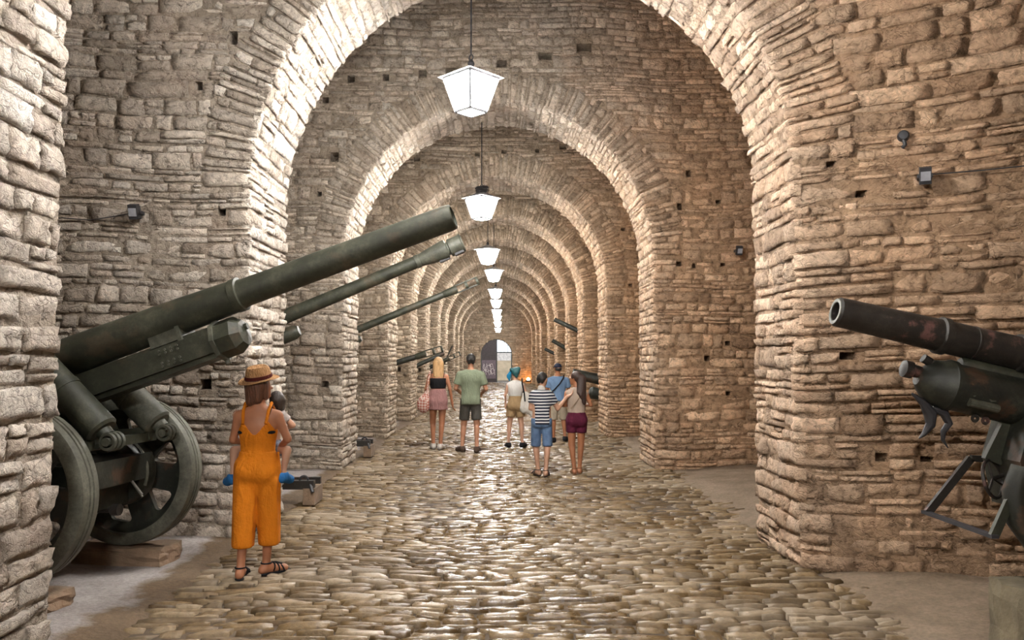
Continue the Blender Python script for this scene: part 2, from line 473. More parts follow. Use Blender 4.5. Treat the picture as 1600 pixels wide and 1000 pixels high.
ZTOP = 8.3; XWL = -5.3; XWR = 5.5; RING = 0.5
class Arch:
    def __init__(s, y0, y1, xl=2.41, xr=2.43, zs=3.40, skew=0.0, turn=0.0, thr=None):
        s.y0, s.y1, s.xl, s.xr, s.zs = y0, y1, xl, xr, zs
        s.skew, s.turn, s.thk = skew, turn, (y1 - y0 if thr is None else thr)
        s.cx = (xr - xl) / 2; s.r = (xl + xr) / 2
    def off(s, x):
        """how far the front face stands forward at x where the wall runs askew"""
        return s.skew * (np.clip(x, -s.xl, s.xr) + s.xl) + s.turn * np.maximum(0, x - s.xr)
    def thick(s, x):
        t = (np.clip(x, -s.xl, s.xr) + s.xl) / (s.xl + s.xr); return (s.y1 - s.y0) * (1 - t) + s.thk * t
    def profile(s, inset=0.020):
        """outline of the cross wall with the arched opening, clockwise, x-z"""
        xl, xr, r = s.xl + inset, s.xr + inset, s.r + inset
        p = [(XWL, -0.05), (XWL, ZTOP), (XWR, ZTOP), (XWR, -0.05), (xr, -0.05), (xr, s.zs)]
        for k in range(1, 32):
            th = math.pi * k / 32; p.append((s.cx + r * math.cos(th), s.zs + r * math.sin(th)))
        p += [(-xl, s.zs), (-xl, -0.05)]
        return p
    def P_front(s, u, v, w):
        return np.stack([u + 0.012 * np.sin(2.3 * v + s.y0), s.y0 + s.off(u) - w + 0.008 * np.sin(1.7 * u + 2.1 * v + s.y0), v + 0.022 * np.sin(1.35 * u + s.y0) + 0.012 * np.sin(3.7 * u + 1.2 * v)], 1)
    def P_ring(s, u, v, w):      # u radius, v arc length at the intrados
        th = math.pi - v / s.r
        x = s.cx + u * np.cos(th)
        return np.stack([x, s.y0 + s.off(x) - w, s.zs + u * np.sin(th)], 1)
    def P_in(s, u, v, w):        # u depth, v length along the intrados from the left foot
        A = math.pi * s.r
        th = math.pi - np.clip((v - s.zs) / s.r, 0, math.pi)
        x = np.where(v < s.zs, -s.xl + w, np.where(v < s.zs + A, s.cx + (s.r - w) * np.cos(th), s.xr - w))
        z = np.where(v < s.zs, v, np.where(v < s.zs + A, s.zs + (s.r - w) * np.sin(th), 2 * s.zs + A - v))
        return np.stack([x, s.y0 + s.off(x) + u * s.thick(x) / (s.y1 - s.y0), z], 1)
# ------------------------------------------------------------------ the structure: cross walls with arches
def at(px, py, y):
    """point on the plane at depth y, from a direction measured in the photograph"""
    return ((px - 777) * y / FPX, y, CAM_H + (562 - py) * y / FPX)

ARCHES = [Arch(2.9, 4.45, 2.41, 2.70, 3.40, -0.18, -0.3, 1.2), Arch(7.75, 9.16, 2.41, 2.49, 3.40, -0.2224, -0.45, 1.06), Arch(12.55, 13.9, 2.41, 2.46, 3.37), Arch(17.7, 19.3),
          Arch(22.4, 24.2), Arch(27.0, 28.7), Arch(32.3, 34.2), Arch(37.2, 39.1), Arch(44.0, 46.0), Arch(49.5, 51.2), Arch(56.0, 57.3)]
def at_wall(px, py, A):
    """the same on the front face of a cross wall, which may run askew"""
    y = A.y0
    for _ in range(40): y = A.y0 + float(A.off((px - 777) * y / FPX))
    return at(px, py, y)
HOLES = {1: [(358, 52, 14, 22), (305, 130, 12, 14), (325, 600, 18, 16), (345, 330, 12, 14), (1357, 298, 16, 12), (1330, 556, 22, 12),
             (1380, 715, 17, 14), (1452, 718, 17, 9), (1310, 250, 14, 10)],
         2: [(520, 243, 13, 15), (505, 152, 10, 10), (658, 109, 13, 13), (706, 103, 24, 10), (784, 92, 16, 12), (853, 79, 22, 13), (915, 65, 24, 14),
             (600, 115, 10, 11), (545, 118, 11, 12), (1080, 267, 8, 11), (1065, 320, 8, 11), (1063, 411, 9, 8), (1087, 414, 6, 8), (1133, 412, 8, 6),
             (1127, 312, 8, 6), (1106, 560, 9, 9), (1139, 536, 8, 7), (1139, 615, 8, 7), (497, 302, 8, 8), (510, 600, 10, 10)],
         3: [(745, 238, 8, 7), (787, 234, 8, 7), (650, 246, 9, 7), (880, 226, 10, 7), (840, 232, 7, 6), (592, 432, 7, 6), (975, 357, 7, 5), (986, 445, 6, 5)],
         4: [(624, 425, 4, 5), (624, 577, 6, 7), (920, 430, 5, 4)], 5: [(656, 578, 5, 6)]}
LABELS = ['thick stone cross wall whose passage side rises at the edge of the photograph', 'rough limestone cross wall with the widest pale arch',
          'limestone cross wall with putlog holes over its arch, behind the widest arch', 'third arched limestone cross wall along the passage', 'fourth arched limestone cross wall along the passage',
          'fifth arched limestone cross wall along the passage', 'sixth arched limestone cross wall along the passage', 'seventh arched limestone cross wall along the passage',
          'eighth arched limestone cross wall along the passage', 'ninth arched limestone cross wall along the passage', 'last arched limestone cross wall before the doorway']

def build_arch(k, A):
    rng = np.random.default_rng(100 + k)
    near = k in (0, 1, 2, 3)
    core = MB().prism(A.profile(), 0.0, 1.0).build('wall_arch', M['mortar'])
    bm = bmesh.new(); bm.from_mesh(core.data)
    for xc in (-A.xl, A.xr): bmesh.ops.bisect_plane(bm, geom=bm.verts[:] + bm.edges[:] + bm.faces[:], plane_co=(xc, 0, 0), plane_no=(1, 0, 0))
    for v in bm.verts: v.co.y = A.y0 + float(A.off(v.co.x)) + (0.020 if v.co.y < 0.5 else float(A.thick(v.co.x)) - 0.01)
    bm.to_mesh(core.data); bm.free()
    tag(core, LABELS[k], 'wall', kind='structure')
    cut = []; holes = []
    for (px, py, w, h) in HOLES.get(k, []):
        x, y, z = at_wall(px, py, A); w *= y / FPX; h *= y / FPX
        holes.append((x, z, w, h)); cut.append(MB().box((x, y + 0.14, z), (w, 0.36, h)).build('cutter', None))
    if cut: boolean_cut(core, cut)
    tpl = {0: (6, 5), 1: (5, 4), 2: (4, 4), 3: (4, 3)}.get(k, (3, 3))
    hr = (0.055, 0.175) if k < 4 else (0.09, 0.17); wr = (0.12, 0.44) if k < 4 else (0.2, 0.5)
    kw = dict(tpl=tpl) if k < 4 else dict(tpl=tpl, gap=(0.006, 0.016))
    WL, WR = {1: (4.6, 5.45), 2: (4.0, 4.9), 3: (3.8, 4.0)}.get(k, (3.6, 3.6))
    ztop = {1: 6.7, 2: 8.2, 3: 7.6}.get(k, 7.2)
    sets = []
    if k > 0:
        Re = A.r + RING
        def iv(z):
            if z < A.zs: return [(-WL, -A.xl + 0.005), (A.xr - 0.005, WR)]
            d = z - A.zs
            if d >= Re: return [(-WL, WR)]
            c = math.sqrt(Re * Re - d * d)
            return [(-WL, A.cx - c + 0.03), (A.cx + c - 0.03, WR)]
        lay = rows_layout(iv, 0.0, ztop, hr, wr, rng)
        if holes:
            cu, cv = (lay[:, 0] + lay[:, 1]) / 2, (lay[:, 2] + lay[:, 3]) / 2
            bad = np.zeros(len(lay), bool)
            for x, z, w, h in holes:
                ov = (np.minimum(lay[:, 1], x + w / 2) - np.maximum(lay[:, 0], x - w / 2)) * 1.0
                oh = np.minimum(lay[:, 3], z + h / 2) - np.maximum(lay[:, 2], z - h / 2)
                bad |= (ov > 0.3 * w) & (oh > 0.25 * h) & (lay[:, 1] - lay[:, 0] < 0.26)
                # long stones are cut back to the hole's edge
                lg = (ov > 0.01) & (oh > 0.01) & ~bad
                left = lg & (cu < x); right = lg & (cu >= x)
                lay[left, 1] = np.minimum(lay[left, 1], x - w / 2); lay[right, 0] = np.maximum(lay[right, 0], x + w / 2)
            bad |= (lay[:, 1] - lay[:, 0] < 0.04)
            lay = lay[~bad]
        Pw, q, ti = make_stones(lay, A.P_front, rng, **kw)
        sets.append((Pw, flip_check(Pw, q, (0, -1, 0)), ti))
        # voussoir ring: long thin stones set on edge
        lay = rows_layout(lambda v: [(A.r - 0.005, Re - 0.02 + rng.uniform(-0.04, 0.05))], 0, math.pi * A.r, (0.06, 0.115), (0.16, 0.5), rng, split=0.05)
        Pw, q, ti = make_stones(lay, A.P_ring, rng, **dict(kw, proud=(-0.004, 0.018)))
        sets.append((Pw, flip_check(Pw, q, (0, -1, 0)), ti))
    # soffit and passage sides
    D = A.y1 - A.y0; tot = 2 * A.zs + math.pi * A.r
    lay = rows_layout(lambda v: [(0.0 if k else 0.0, D)], 0, tot, (0.075, 0.16) if k else (0.08, 0.19), (0.14, 0.48), rng, split=0.12)
    Pw, q, ti = make_stones(lay, A.P_in, rng, **dict(kw, proud=(-0.014, 0.018) if k else (-0.013, 0.014)))
    # the winding is mirrored between the two mappings: test on the left foot, whose outside is +x
    sets.append((Pw, flip_check(Pw, q, (1, 0, 0)), ti))
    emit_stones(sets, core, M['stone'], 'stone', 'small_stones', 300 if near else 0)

for k, A in enumerate(ARCHES): build_arch(k, A)

YB = -7.0; YE = 61.5
def slab(name, lo, hi, mat, label, cat):
    c = [(a + b) / 2 for a, b in zip(lo, hi)]; o = MB().box((0, 0, 0), [b - a for a, b in zip(lo, hi)]).build(name, mat)
    o.location = c; return tag(o, label, cat, kind='structure')
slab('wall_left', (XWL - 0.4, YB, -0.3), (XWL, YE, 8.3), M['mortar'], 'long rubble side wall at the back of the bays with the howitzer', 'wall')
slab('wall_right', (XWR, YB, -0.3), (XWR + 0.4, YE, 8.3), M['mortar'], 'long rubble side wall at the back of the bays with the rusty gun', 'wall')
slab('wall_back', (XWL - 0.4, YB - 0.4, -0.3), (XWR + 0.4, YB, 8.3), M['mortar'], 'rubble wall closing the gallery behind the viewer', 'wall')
slab('ceiling', (XWL - 0.4, YB - 0.4, 8.3), (XWR + 0.4, YE + 0.8, 8.7), M['mortar'], 'rubble ceiling high over the gallery', 'ceiling')

# end wall with an arched doorway
DX, DR, DZ = -0.07, 1.2, 2.1
prof = [(XWL - 0.4, -0.3), (XWL - 0.4, 8.3), (XWR + 0.4, 8.3), (XWR + 0.4, -0.3), (DX + DR, -0.3)] + \
       [(DX + DR * math.cos(math.pi * k / 20), DZ + DR * math.sin(math.pi * k / 20)) for k in range(21)] + [(DX - DR, -0.3)]
endw = MB().prism(prof, YE, YE + 0.6).build('wall_end', M['mortar'])
tag(endw, 'rubble end wall around the arched doorway', 'wall', kind='structure')
rng = np.random.default_rng(77)
def iv_end(z):
    d = z - DZ; c = DR if d < 0 else (math.sqrt(max(0, DR * DR - d * d)))
    return [(-3.4, 3.4)] if d > DR else [(-3.4, DX - c), (DX + c, 3.4)]
lay = rows_layout(iv_end, 0.0, 6.2, (0.11, 0.2), (0.22, 0.55), rng)
Pw, q, ti = make_stones(lay, lambda u, v, w: np.stack([u, YE - 0.03 - w, v], 1), rng, tpl=(3, 3))
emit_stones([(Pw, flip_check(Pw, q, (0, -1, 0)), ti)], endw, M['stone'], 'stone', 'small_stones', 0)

# ------------------------------------------------------------------ floor
fl = MB().box((0, 0, -0.08), (11.6, YE + 8 - YB, 0.1)).build('floor', M['joint'])
fl.location = (0.1, (YE + 8 + YB) / 2, 0)
tag(fl, 'worn cobbled passage floor, polished along its middle', 'floor', kind='structure')
rng = np.random.default_rng(5)
def cob(y0, y1, hr, wr, tpl):
    lay = rows_layout(lambda v: [(-2.40 + rng.uniform(-0.06, 0.04), 2.74 + rng.uniform(-0.16, 0.14))], y0, y1, hr, wr, rng, split=0.1)
    P = lambda u, v, w: np.stack([u, v + 0.05 * np.sin(0.9 * u + 0.6 * v) + 0.02 * np.sin(3.1 * u), w + 0.012 * np.sin(1.1 * v) + 0.01 * np.sin(2.3 * u + 0.7 * v)], 1)
    Pw, q, ti = make_stones(lay, P, rng, tpl=tpl, gap=(0.003, 0.008), proud=(-0.010, 0.008), round_=0.008, rough=0.0035, jit=0.2, back=0.05)
    return (Pw, flip_check(Pw, q, (0, 0, 1)), ti)
sets = [cob(2.5, 12.0, (0.06, 0.115), (0.14, 0.36), (5, 4)), cob(12.0, 26.0, (0.07, 0.13), (0.15, 0.38), (4, 3)), cob(26.0, YE + 0.3, (0.14, 0.24), (0.25, 0.5), (3, 3)), cob(YB, 2.5, (0.12, 0.2), (0.2, 0.45), (3, 3))]
for P_ in sets: P_[0][:, :, 1] -= fl.location.y; P_[0][:, :, 0] -= fl.location.x
# stones are children of the floor: ranking needs world positions, so shift inside emit
_v = view_px
def view_px(P, _o=np.array(fl.location)): return _v(np.asarray(P) + _o)
emit_stones(sets, fl, M['cobble'], 'cobblestone', 'small_cobbles', 300)
view_px = _v

def dirt_strip(xa, xb, label_side, hfun):
    xs = np.linspace(xa, xb, 22); ys = np.linspace(YB, YE, 340)
    X, Y = np.meshgrid(xs, ys, indexing='ij'); Z = hfun(X, Y)
    V = np.stack([X - fl.location.x, Y - fl.location.y, Z], -1).reshape(-1, 3); n = len(ys)
    I, J = np.meshgrid(np.arange(21), np.arange(n - 1), indexing='ij'); a = (I * n + J).ravel()
    me = np_mesh('dirt_verge', V, np.stack([a, a + n, a + n + 1, a + 1], 1), M['dirt'])
    me.polygons.foreach_set('use_smooth', [True] * len(me.polygons))
    o = bpy.data.objects.new('dirt_verge', me); COL.objects.link(o); o.parent = fl; o['label'] = label_side
hl = lambda X, Y: -0.035 + 0.05 * np.clip((-2.34 - X) / 0.14, 0, 1) + 0.02 * np.clip((-2.62 - X) / 0.2, 0, 1) + 0.012 * np.sin(2.1 * Y + 3 * X) + 0.008 * np.sin(5.3 * Y - 2 * X)
hr_ = lambda X, Y: -0.035 + 0.055 * np.clip((X - 2.52) / 0.3, 0, 1) + 0.05 * np.clip((X - 2.95) / 0.5, 0, 1) + 0.014 * np.sin(1.9 * Y + 2 * X) + 0.008 * np.sin(4.7 * Y - 3 * X)
dirt_strip(XWL, -2.30, 'grey screed with a brown earth gutter along the cobbles', hl)
dirt_strip(2.26, XWR, 'tan trodden earth beside the cobbles', hr_)

# ------------------------------------------------------------------ lanterns
def lantern(loc, w, label, knot=False, top=8.3, bottom_at=None):
    t = empty('hanging_lantern', loc, math.radians(45 + (0 if w > 0.5 else 12)))
    a = w * 0.36; b = w * 0.20; h = w * 0.62; za = h / 2; zb = -h / 2     # half sides top and bottom
    ct = [(a, a), (-a, a), (-a, -a), (a, -a)]; cb = [(b, b), (-b, b), (-b, -b), (b, -b)]
    f = MB(); bar = w * 0.042
    for i in range(4):
        j = (i + 1) % 4
        f.bar((*ct[i], za), (*cb[i], zb), bar); f.bar((*ct[i], za), (*ct[j], za), bar); f.bar((*cb[i], zb), (*cb[j], zb), bar)
    f.build('frame', M['lampmetal'], t)
    for i in range(4):
        j = (i + 1) % 4
        p = MB(); k = 0.985
        vs = [(ct[i][0] * k, ct[i][1] * k, za), (ct[j][0] * k, ct[j][1] * k, za), (cb[j][0] * k, cb[j][1] * k, zb), (cb[i][0] * k, cb[i][1] * k, zb)]
        vi = [(x * 0.96, y * 0.96, z) for x, y, z in vs]
        p.add(vs + vi, [(0, 1, 2, 3), (7, 6, 5, 4), (0, 4, 5, 1), (1, 5, 6, 2), (2, 6, 7, 3), (3, 7, 4, 0)])
        p.build('pane', M['pane'], t)
    MB().box((0, 0, zb), (2 * b * 0.97, 2 * b * 0.97, 0.008)).build('bottom_pane', M['pane'], t)
    r = MB(); e = a * 1.22; ap = za + w * 0.22
    vs = [(e, e, za + 0.01), (-e, e, za + 0.01), (-e, -e, za + 0.01), (e, -e, za + 0.01), (0.05 * w, 0.05 * w, ap), (-0.05 * w, 0.05 * w, ap), (-0.05 * w, -0.05 * w, ap), (0.05 * w, -0.05 * w, ap)]
    r.add(vs, [(3, 2, 1, 0), (0, 1, 5, 4), (1, 2, 6, 5), (2, 3, 7, 6), (3, 0, 4, 7), (4, 5, 6, 7)])
    r.build('roof', M['lampmetal_pale'], t)
    g = MB(); g.lathe([(0, 0.03 * w / 0.6), (0.04, 0.04 * w / 0.6), (0.08, 0.015)], (0, 0, ap), (0, 0, ap + 1), 10); g.torus((0, 0, ap + 0.1), (1, 0, 0), 0.03, 0.007, 14, 6)
    g.build('hook', M['iron'], t, True)
    if knot:
        kb = MB()
        kb.tube([(0.09 * math.cos(i * 0.7) * (1 + 0.3 * math.sin(i * 1.3)), 0.09 * math.sin(i * 0.7), ap - 0.02 + 0.004 * i) for i in range(30)], 0.022, 7)
        kb.build('cable_bundle', M['iron'], t, True)
    n = int((top - loc[2] - ap - 0.13) / 0.06); ch = MB()
    L = top - loc[2] - ap - 0.13
    for i in range(n):
        z0 = ap + 0.13 + L * i / n; z1 = ap + 0.13 + L * (i + 1) / n
        d = 0.008
        ch.box((0, 0, (z0 + z1) / 2), ((0.018, 0.006, (z1 - z0) * 1.1) if i % 2 else (0.006, 0.018, (z1 - z0) * 1.1)))
    ch.build('chain', M['iron'], t)
    tag(t, label, 'lantern', 'lanterns hung along the passage')
M['lampmetal_pale'] = flatmat('lamp_roof', (0.35, 0.36, 0.38), 0.5)
LMP = [(-0.3, -5.0, 4.3, 0.56, 'unseen lit lantern added far behind the viewer'), (-0.3, -0.7, 4.35, 0.56, 'unseen lit lantern added over the viewer'), (-0.3, 5.1, 4.62, 0.56, 'lit lantern hung before the widest arch'),  # first two extend the row out of view, added to light near wall faces
       (-0.28, 8.3, 4.50, 0.57, 'largest lit square lantern, hung just inside the widest arch'),
       (-0.27, 13.55, 4.29, 0.55, 'lit lantern with a dark cable bundle on its roof'),
       (-0.23, 19.0, 4.17, 0.53, 'lit lantern above the twin-ported muzzle brake'), (-0.11, 23.9, 4.23, 0.52, 'fourth lit lantern along the passage'),
       (-0.07, 28.4, 4.06, 0.50, 'fifth lit lantern along the passage'), (-0.05, 33.9, 4.09, 0.50, 'sixth lit lantern along the passage'), (-0.03, 38.8, 3.99, 0.50, 'seventh lit lantern along the passage'),
       (0.0, 45.7, 4.06, 0.50, 'eighth lit lantern along the passage'), (0.02, 50.9, 3.96, 0.49, 'ninth lit lantern along the passage'), (0.05, 57.0, 3.82, 0.49, 'lit lantern hung closest to the arched doorway')]
def soffit(x, y):
    for A in ARCHES:
        f = A.y0 + float(A.off(x))
        if f < y < f + float(A.thick(x)): return A.zs + math.sqrt(A.r ** 2 - (x - A.cx) ** 2)
    return 8.3
for x, y, z, w, lb in LMP: lantern((x, y, z), w, lb, knot=(abs(y - 13.55) < 0.1), top=soffit(x, y))

# ------------------------------------------------------------------ the far doorway
dr = empty('door_1', (DX, YE + 0.12, 0))
tag(dr, 'arched doorway with one dark leaf shut and a barred fanlight', 'door', kind='structure')
leaf = [(-DR, 0.0), (0.02, 0.0), (0.02, DZ + DR)] + [(DR * math.cos(math.pi * (0.5 + 0.5 * k / 10)), DZ + DR * math.sin(math.pi * (0.5 + 0.5 * k / 10))) for k in range(1, 11)]
lf = MB().prism(leaf, 0.0, 0.08).build('leaf', flatmat('dark_door', (0.055, 0.045, 0.05), 0.6), dr)
MB().box((-0.58, -0.012, 0.98), (1.08, 0.02, 1.42)).build('poster', flatmat('violet_grey_panel', (0.16, 0.13, 0.16), 0.6), lf)
g = MB()
for i, (cx, cz, r0, a0, a1) in enumerate([(-0.30, 0.85, 0.16, 0, 5.6), (-0.62, 1.02, 0.22, 0.6, 4.4), (-0.85, 1.15, 0.18, 2.0, 5.5), (-0.55, 0.72, 0.14, -1, 2.8), (-0.88, 0.78, 0.12, 0.3, 4.5), (-0.38, 1.28, 0.10, 1, 5)]):
    g.tube([(cx + r0 * math.cos(a0 + (a1 - a0) * k / 12) * 0.9, -0.028, cz + r0 * math.sin(a0 + (a1 - a0) * k / 12) * 1.2) for k in range(13)], 0.022, 5)
for k in range(4): g.tube([(-0.98 + 0.22 * k, -0.028, 1.42), (-0.78 + 0.22 * k, -0.028, 0.55)], 0.016, 5)
g.build('white_scrawl', flatmat('white_print', (0.62, 0.60, 0.62), 0.6), lf)
fr = MB()
fr.tube([(DR * math.cos(math.pi * k / 20), 0.0, DZ + DR * math.sin(math.pi * k / 20)) for k in range(21)], 0.05, 6)
fr.box((DR - 0.03, 0, DZ / 2), (0.09, 0.1, DZ)); fr.box((-DR + 0.03, 0, DZ / 2), (0.09, 0.1, DZ)); fr.box((0.6, 0, 2.28), (1.14, 0.08, 0.09)); fr.box((0.03, 0, (DZ + DR) / 2), (0.07, 0.1, DZ + DR))
fr.build('frame', flatmat('door_frame', (0.07, 0.08, 0.075), 0.6), dr)
for x in (0.32, 0.6, 0.88):
    MB().box((x, 0, 2.32 + (DZ + math.sqrt(DR * DR - x * x) - 2.32) / 2), (0.045, 0.045, DZ + math.sqrt(DR * DR - x * x) - 2.32)).build('fanlight_bar', M['iron'], dr)
# daylight yard outside: a garden wall beyond the door
yw = MB().box((0, 0, 1.15), (9, 0.4, 2.4)).build('wall_yard', flatmat('sunlit_yard_wall', (0.52, 0.42, 0.29), 0.9, 0, 0.25, 2.0, 0.5, 20)); yw.location = (0.1, YE + 6.5, 0)
tag(yw, 'daylit yard wall seen through the open half of the doorway', 'wall', kind='structure')
MB().box((0, -0.02, 2.0), (9, 0.4, 0.72)).build('plaster_band', flatmat('pale_plaster', (0.62, 0.58, 0.54), 0.9), yw)
# warm uplight at the foot of the end wall
ul = empty('uplight', (2.35, YE - 0.75, 0.05)); tag(ul, 'small warm floor light glowing orange beside the doorway', 'lamp')
MB().box((0, 0, 0.06), (0.42, 0.26, 0.12)).build('housing', M['iron'], ul)
u = MB(); u.lathe([(0, 0.10), (0.06, 0.13), (0.12, 0.12), (0.2, 0.03)], (0, 0, 0.12), (0, 0, 1), 12); u.build('glowing_lens', emat('orange_glow', (1.0, 0.42, 0.08), 40.0), ul, True)

# ------------------------------------------------------------------ wall fittings
def floodlight(loc, w, h, label, cable=None, tilt=0.35, rz=0.0):
    t = empty('floodlight', loc, rz); tag(t, label, 'floodlight')
    R = Matrix.Rotation(tilt, 3, 'X')
    MB().box((0, -0.10, 0), (w, 0.07, h), R).build('housing', M['iron'], t)
    MB().box(R @ Vector((0, -0.04, 0)) + Vector((0, -0.10, 0)), (w * 0.82, 0.012, h * 0.55), R).build('glass', flatmat('grey_glass', (0.33, 0.34, 0.38), 0.2), t)
    fb = MB()
    for i in range(5): fb.box(Vector((-w * 0.4 + w * 0.2 * i, -0.055, 0)), (0.008, 0.04, h * 0.9), R)
    fb.build('cooling_fins', M['iron'], t)
    b = MB(); b.bar((-w * 0.55, -0.10, 0), (-w * 0.55, 0.0, 0), 0.014, 0.03); b.bar((w * 0.55, -0.10, 0), (w * 0.55, 0.0, 0), 0.014, 0.03); b.box((0, 0.0, 0), (w * 1.15, 0.05, 0.03)); b.build('bracket', M['iron'], t)
    if cable:
        MB().tube([(x, -0.025, z) for x, z in cable], 0.005, 6).build('cable', M['iron'], t)
AW, BW = ARCHES[1], ARCHES[2]; TA = -math.atan(0.45)
x, y, z = at_wall(217, 334, AW)
floodlight((x, y, z), 0.085, 0.14, 'small black floodlight on the pale wall above the howitzer barrel', [(-0.05, 0), (-0.2, -0.03), (-0.45, -0.07), (-0.72, -0.05), (-0.95, -0.06)])
x, y, z = at_wall(1457, 273, AW)
floodlight((x, y, z), 0.085, 0.13, 'black floodlight with a long cable on the warm wall above the rusty gun', [(0.05, 0.02), (0.4, 0.02), (0.75, 0.03), (1.0, 0.02)], rz=TA)
x, y, z = at_wall(1156, 391, BW)
floodlight((x, y, z), 0.09, 0.14, 'tiny black floodlight on the pier behind the widest arch')
x, y, z = at_wall(1424, 206, AW)
t = empty('junction_box', (x, y - 0.01, z), TA); tag(t, 'round black cable box high on the warm wall', 'junction box')
b = MB(); b.lathe([(0, 0.045), (0.05, 0.045), (0.07, 0.033), (0.075, 0.0)], (0, 0.03, 0), (0, -1, 0), 14); b.build('body', M['iron'], t, True)
b = MB(); b.tube([(0, -0.02, -0.03), (0.01, -0.02, -0.075), (-0.01, -0.02, -0.10)], 0.016, 8); b.build('cable_gland', M['iron'], t, True)
# ------------------------------------------------------------------ guns
def disc_wheel(root, c, ax, R, width, mat_d, mat_t, nh=6, side=-1):
    """pressed disc wheel with rounded triangular holes, tyre with ridges and a hub; c, ax in the gun's frame (ax along y)"""
    c = Vector(c); ax = Vector((0, 1, 0)); h = width / 2
    ty = MB(); Ri = R * 0.83
    prof = [(-h, Ri), (-h, R * 0.955), (-h * 0.86, R * 0.99), (-h * 0.30, R), (-h * 0.26, R * 0.985), (-h * 0.14, R * 0.985), (-h * 0.10, R), (h * 0.10, R), (h * 0.14, R * 0.985), (h * 0.26, R * 0.985), (h * 0.30, R), (h * 0.86, R * 0.99), (h, R * 0.955), (h, Ri)]
    ty.lathe([(p + h, r) for p, r in prof] + [(0, Ri)], c - ax * h, c + ax, 56, close=False)
    t = ty.build('tyre', mat_t, root, True, 50)
    d = MB(); f = 0.25 * h
    d.lathe([(0, 0.001), (0, R * 0.30), (0.02, R * 0.36), (0.03, R * 0.70), (0.0, R * 0.80), (-0.03, Ri + 0.004), (0.06, Ri + 0.004), (0.07, R * 0.80), (0.075, R * 0.36), (0.07, 0.001)], c - ax * f, c + ax, 48, close=True)
    disc = d.build('disc', mat_d, None, False)
    cut = []
    for k in range(nh):
        th = 2 * math.pi * (k + 0.35) / nh
        poly = []
        for (rr, da, rad) in ((0.45, 0.0, 0.05), (0.655, 0.15, 0.055), (0.655, -0.15, 0.055)):
            cc = Vector((R * rr * math.cos(th + da), R * rr * math.sin(th + da))); a0 = {0.0: th + math.pi, 0.15: th + math.pi / 3, -0.15: th - math.pi / 3}[da]
            arc = [(cc.x + R * rad * math.cos(a0 + s), cc.y + R * rad * math.sin(a0 + s)) for s in (-0.9, -0.45, 0, 0.45, 0.9)]
            poly.append((rr, da, arc))
        pts = poly[2][2] + poly[1][2] + poly[0][2]
        cut.append(MB().prism([(c.x + x, c.z + z) for x, z in pts], c.y - 0.3, c.y + 0.3).build('cutter', None))
    boolean_cut(disc, cut); disc.parent = root
    disc.data.polygons.foreach_set('use_smooth', [True] * len(disc.data.polygons)); disc.data.set_sharp_from_angle(angle=math.radians(35))
    hb = MB(); hb.lathe([(0, 0.0), (0, R * 0.13), (0.05, R * 0.16), (width * 0.75, R * 0.16), (width * 0.78, R * 0.26), (width * 1.0, R * 0.26), (width * 1.0, 0)], c - ax * h * 1.2, c + ax, 24, close=False)
    hub = hb.build('hub', mat_d, root, True)
    bo = MB()
    for k in range(8):
        th = 2 * math.pi * k / 8; p = c + Vector((R * 0.21 * math.cos(th), -f - 0.012, R * 0.21 * math.sin(th)))
        bo.cyl(p, p + ax * 0.03, R * 0.025, seg=6)
    bo.build('wheel_nuts', mat_d, disc)['kind'] = 'stuff'
    return t

def spoke_wheel(root, c, R, width, mat):
    c = Vector(c); ax = Vector((0, 1, 0)); h = width / 2
    m = MB(); m.lathe([(0, R * 0.84), (0, R * 0.97), (h * 0.3, R), (h * 1.7, R), (width, R * 0.97), (width, R * 0.84), (0, R * 0.84)], c - ax * h, c + ax, 32, close=False)
    m.lathe([(0, 0.0), (0, R * 0.16), (width * 1.3, R * 0.16), (width * 1.3, 0)], c - ax * h * 1.3, c + ax, 14, close=False)
    for k in range(8):
        th = math.pi * k / 4; d = Vector((math.cos(th), 0, math.sin(th))); m.bar(c + d * R * 0.1, c + d * R * 0.86, 0.05, 0.05)
    return m.build('wheel', mat, root, True)

